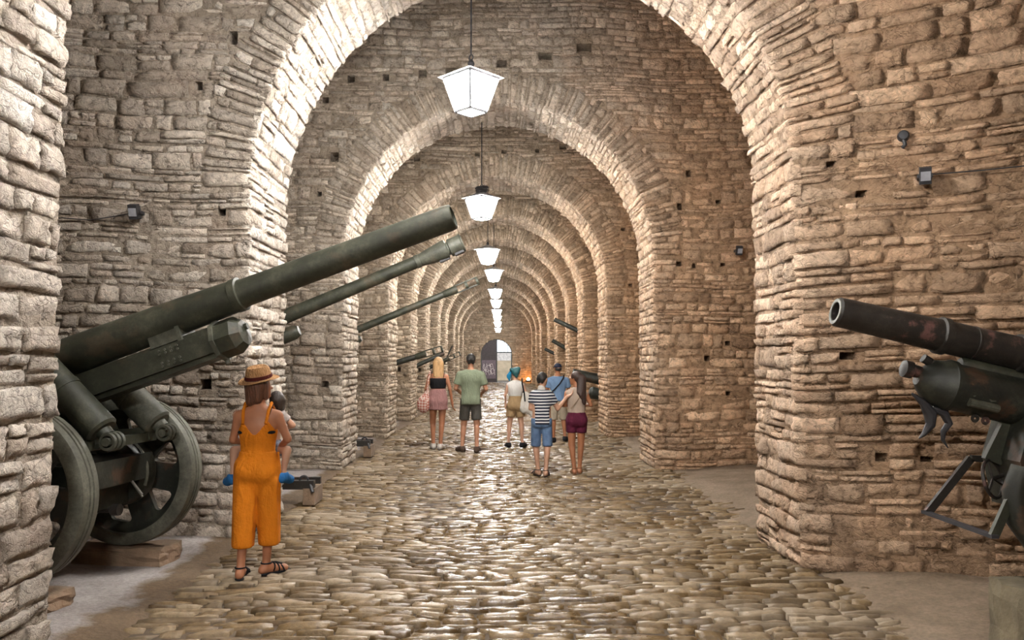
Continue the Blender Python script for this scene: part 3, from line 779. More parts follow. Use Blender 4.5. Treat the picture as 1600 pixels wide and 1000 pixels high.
# ---- the big howitzer in the bay before the widest arch
def howitzer():
    g = empty('howitzer', (-3.26, 6.28, 0.0), math.radians(-9))
    tag(g, 'big olive green howitzer with its thick barrel raised over the woman in orange', 'howitzer')
    E = math.radians(18.6); d = Vector((math.cos(E), 0, math.sin(E))); n = Vector((-math.sin(E), 0, math.cos(E)))
    o = Vector((0.0, 0, 1.765))                       # bore axis above the axle
    b = MB()
    b.lathe([(-1.1, 0.001), (-1.1, 0.17), (-0.4, 0.17), (-0.35, 0.155), (0.9, 0.137), (1.36, 0.124), (1.365, 0.131), (1.42, 0.131), (1.425, 0.112), (1.46, 0.107), (3.10, 0.098), (3.135, 0.092), (3.14, 0.076), (2.7, 0.070), (2.69, 0.001)], o, o + d, 40, close=False)
    br = b.build('barrel', M['olive'], g, True, 30)
    bb = MB(); R = Matrix.Rotation(-E, 3, 'Y'); bb.box(o + d * -1.15, (0.5, 0.42, 0.42), R); bb.build('breech', M['olive'], g)
    # cradle: a trough under the barrel with an octagonal end drum
    c0 = o - n * 0.285
    cr = MB(); cr.box(c0 + d * 0.05, (2.2, 0.24, 0.17), R); cr.box(c0 + d * 0.05 + n * 0.085, (2.2, 0.17, 0.06), R); cr.box(c0 + d * 0.05 - n * 0.10, (2.2, 0.17, 0.05), R)
    cra = cr.build('cradle', M['olive'], g)
    rv = MB()
    for i in range(8):
        for sgn in (0.06, -0.06):
            p = c0 + d * (0.72 + 0.05 * (i % 4)) + n * sgn * (1 if i < 4 else 0.55) + Vector((0, -0.12, 0)); rv.cyl(p, p - Vector((0, 0.012, 0)), 0.010, seg=6)
    rv.build('rivets', M['olive_light'], cra)['kind'] = 'stuff'
    fl_ = MB(); fl_.lathe([(0, 0.0), (0, 0.165), (0.03, 0.165), (0.03, 0.14)], c0 + d * 1.14, c0 + d * 2, 8, close=False); fl_.build('flange', M['olive_light'], cra)
    dm = MB(); dm.lathe([(0, 0.145), (0.13, 0.145), (0.19, 0.10), (0.21, 0.0)], c0 + d * 1.165, c0 + d * 2, 8, close=False); dm.build('end_drum', M['olive'], cra)
    p = c0 + d * 1.36
    for q, e, r_ in ((p + n * 0.04, p + n * 0.04 + d * 0.03, 0.025), (p - n * 0.07 - d * 0.09, p - n * 0.07 - d * 0.03, 0.03), (p - n * 0.15 - d * 0.2, p - n * 0.185 - d * 0.2, 0.02)):
        MB().cyl(q, e, r_, seg=8).build('plug', M['olive_light'], cra)
    sh = MB(); sh.box(c0 + d * 0.78 + n * 0.15, (0.26, 0.2, 0.10), R); sh.box(c0 + d * 0.90 + n * 0.14, (0.03, 0.23, 0.12), R); sh.build('barrel_shoe', M['olive_light'], cra)
    # two equilibrator cylinders leaning forward and down
    for y in (-0.34, 0.36):
        a = Vector((-0.22 if y > 0 else -0.42, y, 1.80 if y > 0 else 2.02)); e = Vector((0.47, y, 1.20)); m = MB(); L = (e - a).length
        m.lathe([(0, 0.0), (0, 0.10), (0.02, 0.12), (L * 0.62, 0.12), (L * 0.62, 0.127), (L * 0.66, 0.127), (L * 0.66, 0.12), (L - 0.02, 0.12), (L, 0.10), (L, 0.06), (L + 0.05, 0.055), (L + 0.05, 0.0)], a, e, 28, close=False)
        eq = m.build('equilibrator', M['olive'] if y < 0 else M['olive_light'], g, True, 40)
        q = e + (e - a).normalized() * 0.10
        k = MB()
        for s in (-0.05, 0.0, 0.05): k.torus(q + Vector((0, s, 0)), (0, 1, 0), 0.055, 0.016, 16, 6)
        k.cyl(q - Vector((0, 0.08, 0)), q + Vector((0, 0.08, 0)), 0.032, seg=10); k.build('eye_joint', M['olive_light'], eq, True)
    # upper carriage: riveted side cheeks and ribbed lower plate
    for y in (-0.30, 0.30):
        m = MB(); m.prism([(-0.75, 0.98), (0.10, 0.98), (0.16, 1.06), (0.10, 1.20), (-0.30, 1.42), (-0.40, 1.80), (-0.62, 1.80), (-0.75, 1.4)], y - 0.02, y + 0.02); ck = m.build('cheek', M['darkgun'], g)
        rim = MB(); pts = [(-0.75, 0.98), (0.10, 0.98), (0.16, 1.06), (0.10, 1.20), (-0.30, 1.42)]
        for i in range(4): rim.bar((pts[i][0], y, pts[i][1]), (pts[i + 1][0], y, pts[i + 1][1]), 0.08, 0.022)
        rim.build('flange', M['olive_light'], ck)
        rv = MB()
        for i in range(4):
            for j in range(3): rv.cyl((-0.5 + 0.14 * i, y - 0.02, 1.05 + 0.075 * j), (-0.5 + 0.14 * i, y - 0.035, 1.05 + 0.075 * j), 0.013, seg=6)
        rv.build('rivets', M['olive_light'], ck)['kind'] = 'stuff'
    arm = MB(); arm.bar((0.10, -0.33, 1.10), (0.42, -0.33, 1.13), 0.05, 0.10); arm.bar((0.10, 0.33, 1.10), (0.42, 0.33, 1.13), 0.05, 0.10); arm.bar((0.14, -0.33, 1.0), (0.45, -0.33, 1.10), 0.05, 0.03); arm.bar((0.38, -0.42, 1.10), (0.38, 0.42, 1.10), 0.07); arm.build('bracket_arm', M['olive'], g)
    lc = MB(); lc.box((-0.1, 0, 0.86), (0.9, 0.95, 0.20)); lc.box((0.05, 0, 0.72), (0.36, 0.7, 0.30)); lc.box((-0.3, -0.2, 0.75), (0.3, 0.35, 0.4)); lc.build('lower_carriage', M['darkgun'], g)
    gx = MB(); gx.box((-0.12, -0.50, 0.80), (0.22, 0.20, 0.30)); gx.box((-0.14, -0.50, 0.98), (0.30, 0.22, 0.06)); gx.box((-0.28, -0.52, 0.72), (0.18, 0.22, 0.20))
    for k in range(5): gx.box((-0.22 + 0.05 * k, -0.61, 0.80), (0.016, 0.03, 0.28))
    gb = gx.build('gearbox', M['darkgun'], g)
    m = MB(); m.lathe([(0, 0.07), (0.04, 0.07), (0.05, 0.04), (0.09, 0.035), (0.09, 0)], (-0.25, -0.60, 0.82), (-0.25, -2, 0.82), 14, close=False); m.lathe([(0, 0.05), (0.05, 0.045), (0.08, 0.02), (0.08, 0)], (-0.27, -0.62, 0.66), (-0.27, -2, 0.66), 12, close=False); m.build('gear_cover', M['olive_light'], gb, True)
    sp = MB(); sp.prism([(-0.42, 0.44), (-0.36, 0.54), (0.05, 0.56), (0.08, 0.53), (-0.06, 0.50)], -0.62, -0.50); sp.build('step_plate', M['tyre'], g)
    ad = MB(); ad.cyl((0, -0.55, 0.78), (0, 0.60, 0.78), 0.075, seg=18); ad.build('axle', M['darkgun'], g, True)
    # brake drum on the far wheel, crank and levers
    dr_ = MB(); dr_.lathe([(0, 0), (0, 0.27), (0.04, 0.285), (0.20, 0.285), (0.20, 0.25), (0.21, 0)], (0.06, 0.34, 0.80), (0.06, 2, 0.80), 30, close=False); bd = dr_.build('brake_drum', M['darkgun'], g, True, 40)
    ba = MB(); ba.tube([(0.06 + 0.292 * math.cos(t), 0.40, 0.80 + 0.292 * math.sin(t)) for t in [math.radians(x) for x in range(-20, 105, 10)]], 0.016, 6); ba.build('brake_band', M['tyre'], bd, True)
    lv = MB(); lv.tube([(0.02, 0.20, 0.98), (-0.06, 0.22, 0.86), (0.06, 0.22, 0.72), (0.14, 0.22, 0.66)], 0.022, 8); lv.build('brake_lever', M['olive_light'], g, True)
    rd = MB(); rd.cyl((0.25, 0.22, 0.86), (0.44, 0.20, 0.66), 0.010, seg=8); rd.cyl((0.25, 0.24, 0.84), (0.43, 0.22, 0.64), 0.008, seg=8); rd.build('pull_rod', M['bright'], g, True)
    ca = MB(); ca.lathe([(0, 0.0), (0, 0.022), (0.04, 0.03), (0.09, 0.024), (0.11, 0.04), (0.16, 0.04), (0.18, 0.026), (0.28, 0.024), (0.30, 0.045), (0.36, 0.045), (0.36, 0)], (-0.04, 0.10, 0.55), (0.96, 0.10, 0.57), 12, close=False); ca.tube([(0.14, 0.1, 0.57), (0.16, 0.1, 0.66), (0.13, 0.1, 0.74)], 0.03, 8); ca.build('tow_coupling', M['rusty'], g, True)
    for y in (-0.3, 0.3):
        m = MB(); m.bar((-0.3, y, 0.80), (-1.75, y * 1.6, 0.42), 0.16, 0.22); m.build('trail', M['olive'], g)
    disc_wheel(g, (0.0, -0.66, 0.785), None, 0.625, 0.19, M['darkgun'], M['tyre'])
    disc_wheel(g, (0.02, 0.66, 0.785), None, 0.625, 0.19, M['darkgun'], M['tyre'])
    return g
howitzer()
def plinth(loc, size, label, mat, rz=0.0):
    rng = np.random.default_rng(int(abs(loc[0] * 100)))
    m = bmesh.new(); bmesh.ops.create_cube(m, size=1.0); bmesh.ops.subdivide_edges(m, edges=m.edges[:], cuts=4, use_grid_fill=True)
    for v in m.verts:
        v.co = Vector((v.co.x * size[0], v.co.y * size[1], (v.co.z + 0.5) * size[2])); k = sum(abs(abs(c) - s) < 1e-4 for c, s in zip((v.co.x, v.co.y), (size[0] / 2, size[1] / 2))) + (v.co.z > size[2] - 1e-4)
        v.co += Vector(rng.normal(0, 0.007, 3)) * (1 if v.co.z > 0.02 else 0.3)
        if k >= 2: v.co.x *= 0.975; v.co.y *= 0.975
    me = bpy.data.meshes.new('plinth'); m.to_mesh(me); m.free(); me.materials.append(mat)
    o = bpy.data.objects.new('plinth', me); COL.objects.link(o); o.location = loc; o.rotation_euler.z = rz
    return tag(o, label, 'plinth')
M['brickplinth'] = flatmat('stained_block', (0.20, 0.14, 0.095), 0.9, 0, 0.5, 4.0, 0.8, 30)
M['mossplinth'] = flatmat('mossy_plaster', (0.10, 0.082, 0.052), 0.9, 0, 0.7, 3.0, 0.8, 25)
plinth((-3.13, 6.93, 0.0), (0.80, 0.34, 0.157), 'low stained stone block under the holed far wheel of the howitzer', M['brickplinth'], math.radians(-9))
plinth((-3.36, 5.63, 0.0), (0.80, 0.34, 0.140), 'low stone block under the near wheel of the howitzer', M['brickplinth'], math.radians(-9))

# ---- the rusty gun in the right-hand bay
def rusty_gun():
    g = empty('rusty_gun', (4.2, 5.98, 0.0)); tag(g, 'dark rusty gun with peeling barrel and a bulky recoil drum below', 'gun')
    o = Vector((-4.2, -5.98, 0))
    m0 = Vector((2.56, 6.0, 2.085)) + o; dv = Vector((1.41, 0.0, -0.325)).normalized(); n = Vector((-dv.z, 0, dv.x)) * 1.0
    if n.z < 0: n = -n
    b = MB(); b.lathe([(0.45, 0.001), (0.44, 0.062), (0.0, 0.070), (0.0, 0.100), (0.015, 0.112), (0.70, 0.122), (0.79, 0.125), (0.80, 0.142), (0.85, 0.142), (0.86, 0.126), (1.05, 0.127), (1.055, 0.131), (1.07, 0.131), (1.075, 0.127), (1.40, 0.132), (1.41, 0.150), (1.47, 0.150), (1.48, 0.134), (2.6, 0.150), (2.6, 0.001)], m0, m0 + dv, 36, close=False)
    b.build('barrel', M['rusty'], g, True, 35)
    li = MB(); li.lathe([(0, 0.071), (-0.006, 0.075), (-0.006, 0.098), (0.0, 0.101)], m0, m0 + dv, 30, close=False); li.build('muzzle_lip', M['olive_light'], g, True)
    c0 = Vector((3.32, 6.0, 1.545)) + o
    r = MB(); r.lathe([(-0.16, 0.0), (-0.16, 0.05), (-0.12, 0.10), (-0.05, 0.165), (0.05, 0.185), (0.06, 0.195), (0.10, 0.195), (0.105, 0.18), (2.0, 0.19), (2.0, 0)], c0, c0 + dv, 28, close=False)
    rc = r.build('recoil_drum', M['darkgun'], g, True, 35)
    nz = MB(); q = c0 - dv * 0.14 + n * 0.05; nz.lathe([(0, 0.045), (0.06, 0.05), (0.07, 0.065), (0.13, 0.065), (0.14, 0.03), (0.14, 0)], q, q - dv, 14, close=False); nz.cyl(q + n * 0.09 + dv * 0.06, q + n * 0.11 - dv * 0.0, 0.035, seg=10); nz.build('nozzle', M['rusty'], rc, True)
    ut = MB(); ut.lathe([(0, 0), (0, 0.05), (0.03, 0.062), (1.9, 0.068), (1.9, 0)], c0 + dv * 0.14 + n * 0.175, c0 + dv * 3 + n * 0.175, 18, close=False); ut.build('upper_tube', M['olive'], rc, True)
    cl = MB(); q = c0 + dv * 0.28 - n * 0.10 + Vector((0, -0.165, 0)); cl.cyl(q - dv * 0.11, q + dv * 0.11, 0.032, seg=10); cl.tube([q - dv * 0.09 + n * 0.05, q - dv * 0.02 + n * 0.075, q + dv * 0.05 + n * 0.045, q + dv * 0.11 + n * 0.06], 0.010, 6); cl.build('clasp', M['olive_light'], rc, True)
    for t in (0.30, 0.38):
        q = c0 + dv * t - n * 0.20 + Vector((0, -0.06, 0)); MB().torus(q, (0, 1, 0), 0.020, 0.013, 14, 6).build('shackle', M['rusty'], rc, True)
    hk = MB(); q = c0 - dv * 0.02 - n * 0.15
    hk.tube([q - dv * 0.15 + n * 0.03, q - dv * 0.05 - n * 0.02, q + dv * 0.02 - n * 0.09, q + dv * 0.035 - n * 0.17, q - dv * 0.0 - n * 0.25, q - dv * 0.03 - n * 0.29], [0.008, 0.03, 0.05, 0.035, 0.018, 0.004], 10)
    hk.tube([q + dv * 0.02 - n * 0.04, q + dv * 0.12 - n * 0.06, q + dv * 0.17 - n * 0.13, q + dv * 0.14 - n * 0.20, q + dv * 0.15 - n * 0.26, q + dv * 0.20 - n * 0.31], [0.02, 0.035, 0.03, 0.022, 0.014, 0.004], 10)
    hk.build('horn_hook', M['iron'], rc, True)
    ru = MB(); q = c0 + dv * 0.66 - n * 0.18; ru.tube([q, q - n * 0.07, q + dv * 0.06 - n * 0.115, q + dv * 0.16 - n * 0.12], 0.014, 8); ru.build('hand_rail', M['iron'], rc, True)
    # elevating gear body, bracket plate and carriage
    pl = MB(); pl.prism([(3.83 - 4.2, 1.30), (3.66 - 4.2, 0.98), (3.78 - 4.2, 0.93), (3.98 - 4.2, 1.28)], 0.0, 0.05); pl.build('bracket_plate', M['olive'], g)
    ca = MB(); ca.prism([(3.90 - 4.2, 1.36), (3.78 - 4.2, 0.98), (3.85 - 4.2, 0.62), (5.05 - 4.2, 0.55), (5.05 - 4.2, 1.2)], -0.22, 0.24); ca.build('carriage', M['darkgun'], g)
    hw = MB(); q = Vector((3.70 - 4.2, -0.02, 0.83)); hw.torus(q, (0.55, -0.8, 0.2), 0.14, 0.013, 24, 6)
    for k in range(3):
        u = Vector((0.55, -0.8, 0.2)).normalized().orthogonal().normalized(); u = Matrix.Rotation(2.09 * k, 3, Vector((0.55, -0.8, 0.2)).normalized()) @ u; hw.cyl(q, q + u * 0.14, 0.009, seg=6)
    hw.cyl(q, q + Vector((0.25, 0.1, 0.05)), 0.016, seg=8); hw.build('handwheel', M['rusty'], g, True)
    for y, e in ((0.42, (3.80, 0.93)), (-0.43, (3.66, 0.95))):
        s = MB(); s.bar((3.44 - 4.2, y, 0.50), (e[0] - 4.2, y, e[1]), 0.035, 0.06); s.bar((e[0] - 4.2, y, e[1]), (4.35 - 4.2, y, 0.90), 0.035, 0.05); s.build('step_arm', M['rusty'] if y > 0 else M['olive'], g)
    MB().box((3.43 - 4.2, -0.005, 0.50), (0.05, 0.92, 0.025)).build('foot_bar', M['iron'], g)
    for y in (-0.40, 0.40): disc_wheel(g, (4.85 - 4.2, y, 0.735), None, 0.50, 0.14, M['darkgun'], M['darkgun'])
    MB().cyl((4.85 - 4.2, -0.4, 0.735), (4.85 - 4.2, 0.4, 0.735), 0.06, seg=14).build('axle', M['darkgun'], g, True)
    lg = MB(); lg.tube([(3.66 - 4.2, -0.42, 0.97), (3.60 - 4.2, -0.42, 0.80), (3.62 - 4.2, -0.42, 0.60), (3.72 - 4.2, -0.44, 0.42), (3.90 - 4.2, -0.46, 0.30)], [0.07, 0.08, 0.075, 0.06, 0.06], 12); lg.build('curved_leg', M['darkgun'], g, True)
    for y in (-0.2, 0.2): MB().bar((4.6 - 4.2, y, 0.8), (5.85 - 4.2, y * 1.2, 0.30), 0.12, 0.16).build('trail', M['darkgun'], g)
    K = 0.833; g.scale = (K, K, K); g.location = (4.2 * K, 5.98 * K, CAM_H * (1 - K))
rusty_gun()
plinth((3.74, 4.50, 0.02), (1.80, 0.36, 0.44), 'mossy plastered plinth under the curved leg of the rusty gun', M['mossplinth'])
plinth((4.1, 5.31, 0.02), (0.80, 0.36, 0.44), 'mossy block under the wheel of the rusty gun nearest the warm wall', M['mossplinth'])

# ---- the guns further along, one in each bay
def brake_drum_(g, q, d, R0):
    m = MB(); m.lathe([(-0.36, R0 * 0.98), (-0.35, R0 * 1.12), (-0.30, R0 * 1.12), (-0.29, R0 * 1.02), (-0.12, R0 * 1.35), (0.06, R0 * 1.62), (0.10, R0 * 1.62), (0.11, R0 * 1.1), (0.13, R0 * 1.1)], q, q + d, 26, close=False); mb = m.build('muzzle_brake', M['olive_light'], g, True, 35)
    m = MB(); m.lathe([(0.13, R0 * 1.1), (0.14, R0 * 1.45), (0.31, R0 * 1.45), (0.32, R0 * 1.55), (0.335, R0 * 1.5), (0.335, R0 * 0.8), (0.05, R0 * 0.75), (0.04, 0.001)], q, q + d, 26, close=False); m.build('front_ring', M['olive_light'], mb, True, 35)
    v = d.cross(Vector((0, 1, 0))).normalized(); v = v if v.z < 0 else -v
    m = MB(); Rm = d.to_track_quat('X', 'Z').to_matrix(); m.box(q + d * 0.02 + v * R0 * 1.5, (0.14, R0 * 1.2, R0 * 0.35), Rm); m.box(q + d * 0.24 + v * R0 * 1.3, (0.13, R0 * 1.6, R0 * 0.5), Rm); m.build('vent_slot', M['iron'], mb)
def brake_ports(g, q, d, R0):
    """two-chamber brake: rails top and bottom joined by three rings, open at the sides"""
    m = MB()
    m.lathe([(-0.30, R0), (-0.26, R0 * 1.15), (-0.05, R0 * 1.32), (0.0, R0 * 1.32), (0.0, R0 * 0.6)], q, q + d, 20, close=False)
    for a, b in ((0.17, 0.23), (0.40, 0.45)): m.lathe([(a, R0 * 0.6), (a, R0 * 1.34), (b, R0 * 1.34), (b, R0 * 0.6), (a, R0 * 0.6)], q, q + d, 20, close=False)
    v = d.cross(Vector((0, 1, 0))).normalized(); Rm = d.to_track_quat('X', 'Z').to_matrix()
    for s in (-1, 1): m.box(q + d * 0.2 + v * s * R0 * 1.12, (0.44, R0 * 1.3, R0 * 0.36), Rm)
    m.build('muzzle_brake', M['olive'], g, True, 35)
def field_gun(label, muzzle, second, R0, brake=None, mat='olive', group=None, name='field_gun', shield=True, recup=0.75, low=False):
    mz = Vector(muzzle); sg = 1 if muzzle[0] < 0 else -1; y = mz.y
    ex = -3.55 * sg if not low else 3.35
    g = empty(name, (ex, y, 0.0), 0 if sg > 0 else math.pi); tag(g, label, 'gun', group)
    def L(p): return Vector(((p[0] - ex) * sg, 0.0, p[2]))
    a = L(mz); s = L(second); d = (a - s).normalized(); n = Vector((-d.z, 0, d.x)); n = n if n.z > 0 else -n
    back = (a.x + 0.55) / d.x                      # barrel runs back past the axle
    p0 = a - d * back; tip = back - (0.45 if brake else 0)
    b = MB(); b.lathe([(0, 0.001), (0, R0 * 1.5), (0.6, R0 * 1.5), (0.62, R0 * 1.3), (back * 0.45, R0 * 1.12), (tip - 0.01, R0), (tip, R0 * 0.9), (tip, R0 * 0.6), (tip - 0.3, R0 * 0.55), (tip - 0.31, 0.001)], p0, p0 + d, 24, close=False)
    b.build('barrel', M[mat], g, True, 35)
    if brake: brake(g, p0 + d * tip, d, R0)
    m = MB(); m.lathe([(0, 0), (0, R0 * 1.2), (recup + 0.55, R0 * 1.2), (recup + 0.62, R0 * 0.8), (recup + 0.62, 0)], p0 + d * 0.1 - n * R0 * 2.9, p0 + d * 3 - n * R0 * 2.9, 16, close=False); m.build('recuperator', M[mat], g, True)
    R = Matrix.Rotation(-math.asin(d.z), 3, 'Y'); MB().box(p0 + d * 0.1, (0.4, R0 * 4, R0 * 4), R).build('breech', M[mat], g)
    zc = p0.z + d.z * 0.5
    for yy in (-0.26, 0.26): MB().prism([(-0.35, 0.5), (0.25, 0.5), (0.18, max(0.9, zc - 0.1)), (-0.15, zc + 0.1), (-0.35, zc)], yy - 0.03, yy + 0.03).build('cheek', M['darkgun'], g)
    MB().cyl((0, -0.7, 0.55), (0, 0.7, 0.55), 0.06, seg=12).build('axle', M['darkgun'], g, True)
    for yy in (-0.74, 0.74): disc_wheel(g, (0, yy, 0.545), None, 0.53, 0.15, M['darkgun'], M['tyre'])
    for yy in (-0.25, 0.25): MB().bar((0.0, yy, 0.55), (-1.55, yy * 1.8, 0.16), 0.13, 0.15).build('trail', M[mat], g)
    if shield:
        for yy, w in ((-0.52, 0.44), (0.52, 0.44)): MB().box((0.22, yy, 0.98), (0.02, w, 0.80), Matrix.Rotation(-0.2, 3, 'Y')).build('shield_plate', M[mat], g)
    return g
GG = 'field guns standing in the bays'
field_gun('long gun with a drum-shaped muzzle brake just beyond the widest left pier', at(735, 373, 10.75), at(452, 493, 10.75), 0.083, brake_drum_, 'olive', GG)
field_gun('slim gun with a twin-ported muzzle brake in the next left bay', at(747, 438, 15.75), at(565, 513, 15.75), 0.064, brake_ports, 'olive', GG)
field_gun('low gun with an open muzzle brake behind the blonde woman', at(692, 545, 20.8), at(622, 566, 20.8), 0.070, brake_ports, 'darkgun', GG, recup=0.5)
field_gun('plain-barrelled gun close over the blonde woman', at(694, 552, 25.6), at(654, 570, 25.6), 0.066, None, 'darkgun', GG)
field_gun('gun with a forked muzzle brake beside the thin raised barrel', at(719, 552, 30.5), at(674, 573, 30.5), 0.066, brake_ports, 'darkgun', GG)
field_gun('thin steeply raised barrel beyond the forked muzzle brake', at(707, 540, 35.8), at(697, 562, 35.8), 0.03, None, 'darkgun', GG, shield=False)
field_gun('gun with the highest barrel on the side of the family of three', at(866, 499, 25.6), at(900, 515, 25.6), 0.070, None, 'darkgun', GG)
field_gun('gun with the middle of three barrels stepping down toward the doorway', at(863, 532, 30.5), at(879, 541, 30.5), 0.075, None, 'darkgun', GG)
field_gun('gun with the lowest of three barrels stepping down toward the doorway', at(851, 545, 35.8), at(863, 551, 35.8), 0.070, None, 'darkgun', GG)
field_gun('squat dark gun with its wheel beside the woman in maroon shorts', (1.95, 20.8, 1.36), (2.6, 20.8, 1.22), 0.13, None, 'darkgun', GG, low=True)

# low rails and blocks at the pier feet
def rail(loc, L, label, rz=0.0):
    t = empty('skid_rail', loc, rz); tag(t, label, 'rail')
    MB().box((0, 0, 0.22), (L, 0.10, 0.10)).build('beam', M['rusty'], t); MB().box((0, 0.35, 0.22), (L, 0.06, 0.08)).build('beam', M['rusty'], t)
    for x in (-L * 0.42, L * 0.42): MB().box((x, 0.15, 0.085), (0.14, 0.42, 0.19)).build('support_block', M['brickplinth'], t)
    m = MB(); m.torus((L * 0.30, 0, 0.27), (0, 1, 0), 0.05, 0.014, 16, 6); m.cyl((L * 0.42, -0.02, 0.25), (L * 0.50, -0.08, 0.14), 0.02, seg=8); m.build('tow_ring', M['iron'], t, True)
rail((-2.48, 9.62, 0.02), 0.62, 'dark low skid rail with a ring at the foot of the widest pier')
rail((-2.50, 14.3, 0.02), 0.5, 'dark low skid rail in the bay of the slim gun')
# ------------------------------------------------------------------ people: smooth bodies grown from a posed skeleton
def V3(*a): return np.array(a, float)
def smin(a, b, k):
    h = np.clip(0.5 + 0.5 * (b - a) / k, 0, 1); return b * (1 - h) + a * h - k * h * (1 - h)
class Sdf:
    def __init__(s): s.p = []; s.clips = []
    def rc(s, a, b, ra, rb, k=0.025, sq=None, op='u'):
        a = np.asarray(a, float); b = np.asarray(b, float); sqv = np.array(sq if sq else (1, 1, 1), float); m = max(ra, rb)
        def f(P):
            q = (P - a) / sqv; ba = (b - a) / sqv; t = np.clip(q @ ba / max(ba @ ba, 1e-9), 0, 1)
            return (np.linalg.norm(q - t[..., None] * ba, axis=-1) - (ra + (rb - ra) * t)) * sqv.min()
        s.p.append((f, np.minimum(a, b) - m * np.maximum(sqv, 1), np.maximum(a, b) + m * np.maximum(sqv, 1), k, op)); return s
    def ell(s, c, r, k=0.03, R=None, op='u'):
        c = np.asarray(c, float); r = np.array(r if hasattr(r, '__len__') else (r, r, r), float); Rm = np.eye(3) if R is None else np.array(R)
        def f(P):
            q = (P - c) @ Rm; k0 = np.linalg.norm(q / r, axis=-1); k1 = np.linalg.norm(q / (r * r), axis=-1) + 1e-9
            return k0 * (k0 - 1) / k1
        m = r.max(); s.p.append((f, c - m, c + m, k, op)); return s
    def clip(s, f): s.clips.append(f); return s          # f(P) > 0 is cut away
    def mesh(s, h):
        lo = np.min([p[1] for p in s.p if p[4] == 'u'], 0) - 3 * h; hi = np.max([p[2] for p in s.p if p[4] == 'u'], 0) + 3 * h
        n = np.ceil((hi - lo) / h).astype(int) + 1
        ax = [lo[i] + h * np.arange(n[i]) for i in range(3)]; F = np.full(n, 0.5)
        for f, a, b, k, op in s.p:
            m = k + 2.5 * h + 0.02
            i0 = np.clip(((a - m - lo) / h).astype(int), 0, n); i1 = np.clip(((b + m - lo) / h).astype(int) + 2, 0, n)
            if np.any(i1 <= i0): continue
            sl = tuple(slice(x, y) for x, y in zip(i0, i1))
            P = np.stack(np.meshgrid(*[ax[i][sl[i]] for i in range(3)], indexing='ij'), -1); d = f(P)
            F[sl] = smin(F[sl], d, k) if op == 'u' else -smin(-F[sl], d, k)
        if s.clips:
            P = np.stack(np.meshgrid(*ax, indexing='ij'), -1)
            for c in s.clips: F = np.maximum(F, c(P))
        return surfnet(F, lo, h)
def surfnet(F, lo, h):
    n = F.shape; B = F < 0
    cs = [(i, j, k) for i in (0, 1) for j in (0, 1) for k in (0, 1)]
    sub = lambda A, c: A[c[0]:n[0] - 1 + c[0], c[1]:n[1] - 1 + c[1], c[2]:n[2] - 1 + c[2]]
    cnt = sum(sub(B, c).astype(np.int8) for c in cs); act = (cnt > 0) & (cnt < 8)
    idx = np.full(act.shape, -1, int); I = np.argwhere(act); idx[act] = np.arange(len(I))
    acc = np.zeros((len(I), 3)); num = np.zeros(len(I))
    for a in cs:
        for ax in range(3):
            if a[ax]: continue
            b = list(a); b[ax] = 1
            fa = F[I[:, 0] + a[0], I[:, 1] + a[1], I[:, 2] + a[2]]; fb = F[I[:, 0] + b[0], I[:, 1] + b[1], I[:, 2] + b[2]]
            x = (fa < 0) != (fb < 0); t = np.where(x, fa / np.where(x, fa - fb, 1), 0)
            p = np.tile(np.array(a, float), (len(I), 1)); p[:, ax] += t
            acc += p * x[:, None]; num += x
    V = (I + acc / num[:, None]) * h + lo; Q = []
    for ax in range(3):
        u, w = [(1, 2), (2, 0), (0, 1)][ax]
        sl0 = [slice(1, n[i] - 1) for i in range(3)]; sl0[ax] = slice(0, n[ax] - 1); sl1 = list(sl0); sl1[ax] = slice(1, n[ax])
        A = B[tuple(sl0)]; C = B[tuple(sl1)]; E = np.argwhere(A != C); off = np.array([1, 1, 1]); off[ax] = 0; E = E + off
        if not len(E): continue
        inside = B[E[:, 0], E[:, 1], E[:, 2]]
        du = np.zeros(3, int); du[u] = 1; dw = np.zeros(3, int); dw[w] = 1
        g = lambda e: idx[e[:, 0], e[:, 1], e[:, 2]]
        q = np.stack([g(E - du - dw), g(E - dw), g(E), g(E - du)], 1)
        q[~inside] = q[~inside][:, ::-1]; Q.append(q)
    Q = np.concatenate(Q); return V, Q[(Q >= 0).all(1)]
def sdf_obj(name, parts, mat, parent, smooth_it=2):
    """parts: list of (V, Q) joined in one mesh; light Laplacian smoothing"""
    vs = []; qs = []; o = 0
    for Vv, Q in parts:
        if len(Vv) == 0: continue
        for _ in range(smooth_it):
            e = np.concatenate([Q[:, [0, 1]], Q[:, [1, 2]], Q[:, [2, 3]], Q[:, [3, 0]]]); S_ = np.zeros_like(Vv); c = np.zeros(len(Vv))
            np.add.at(S_, e[:, 0], Vv[e[:, 1]]); np.add.at(c, e[:, 0], 1); np.add.at(S_, e[:, 1], Vv[e[:, 0]]); np.add.at(c, e[:, 1], 1)
            Vv = 0.5 * Vv + 0.5 * S_ / np.maximum(c, 1)[:, None]
        vs.append(Vv); qs.append(Q + o); o += len(Vv)
    me = np_mesh(name, np.concatenate(vs), np.concatenate(qs), mat); me.polygons.foreach_set('use_smooth', [True] * len(me.polygons))
    ob = bpy.data.objects.new(name, me); COL.objects.link(ob); ob.parent = parent
    return ob
def unit(v): v = np.asarray(v, float); return v / (np.linalg.norm(v) + 1e-9)
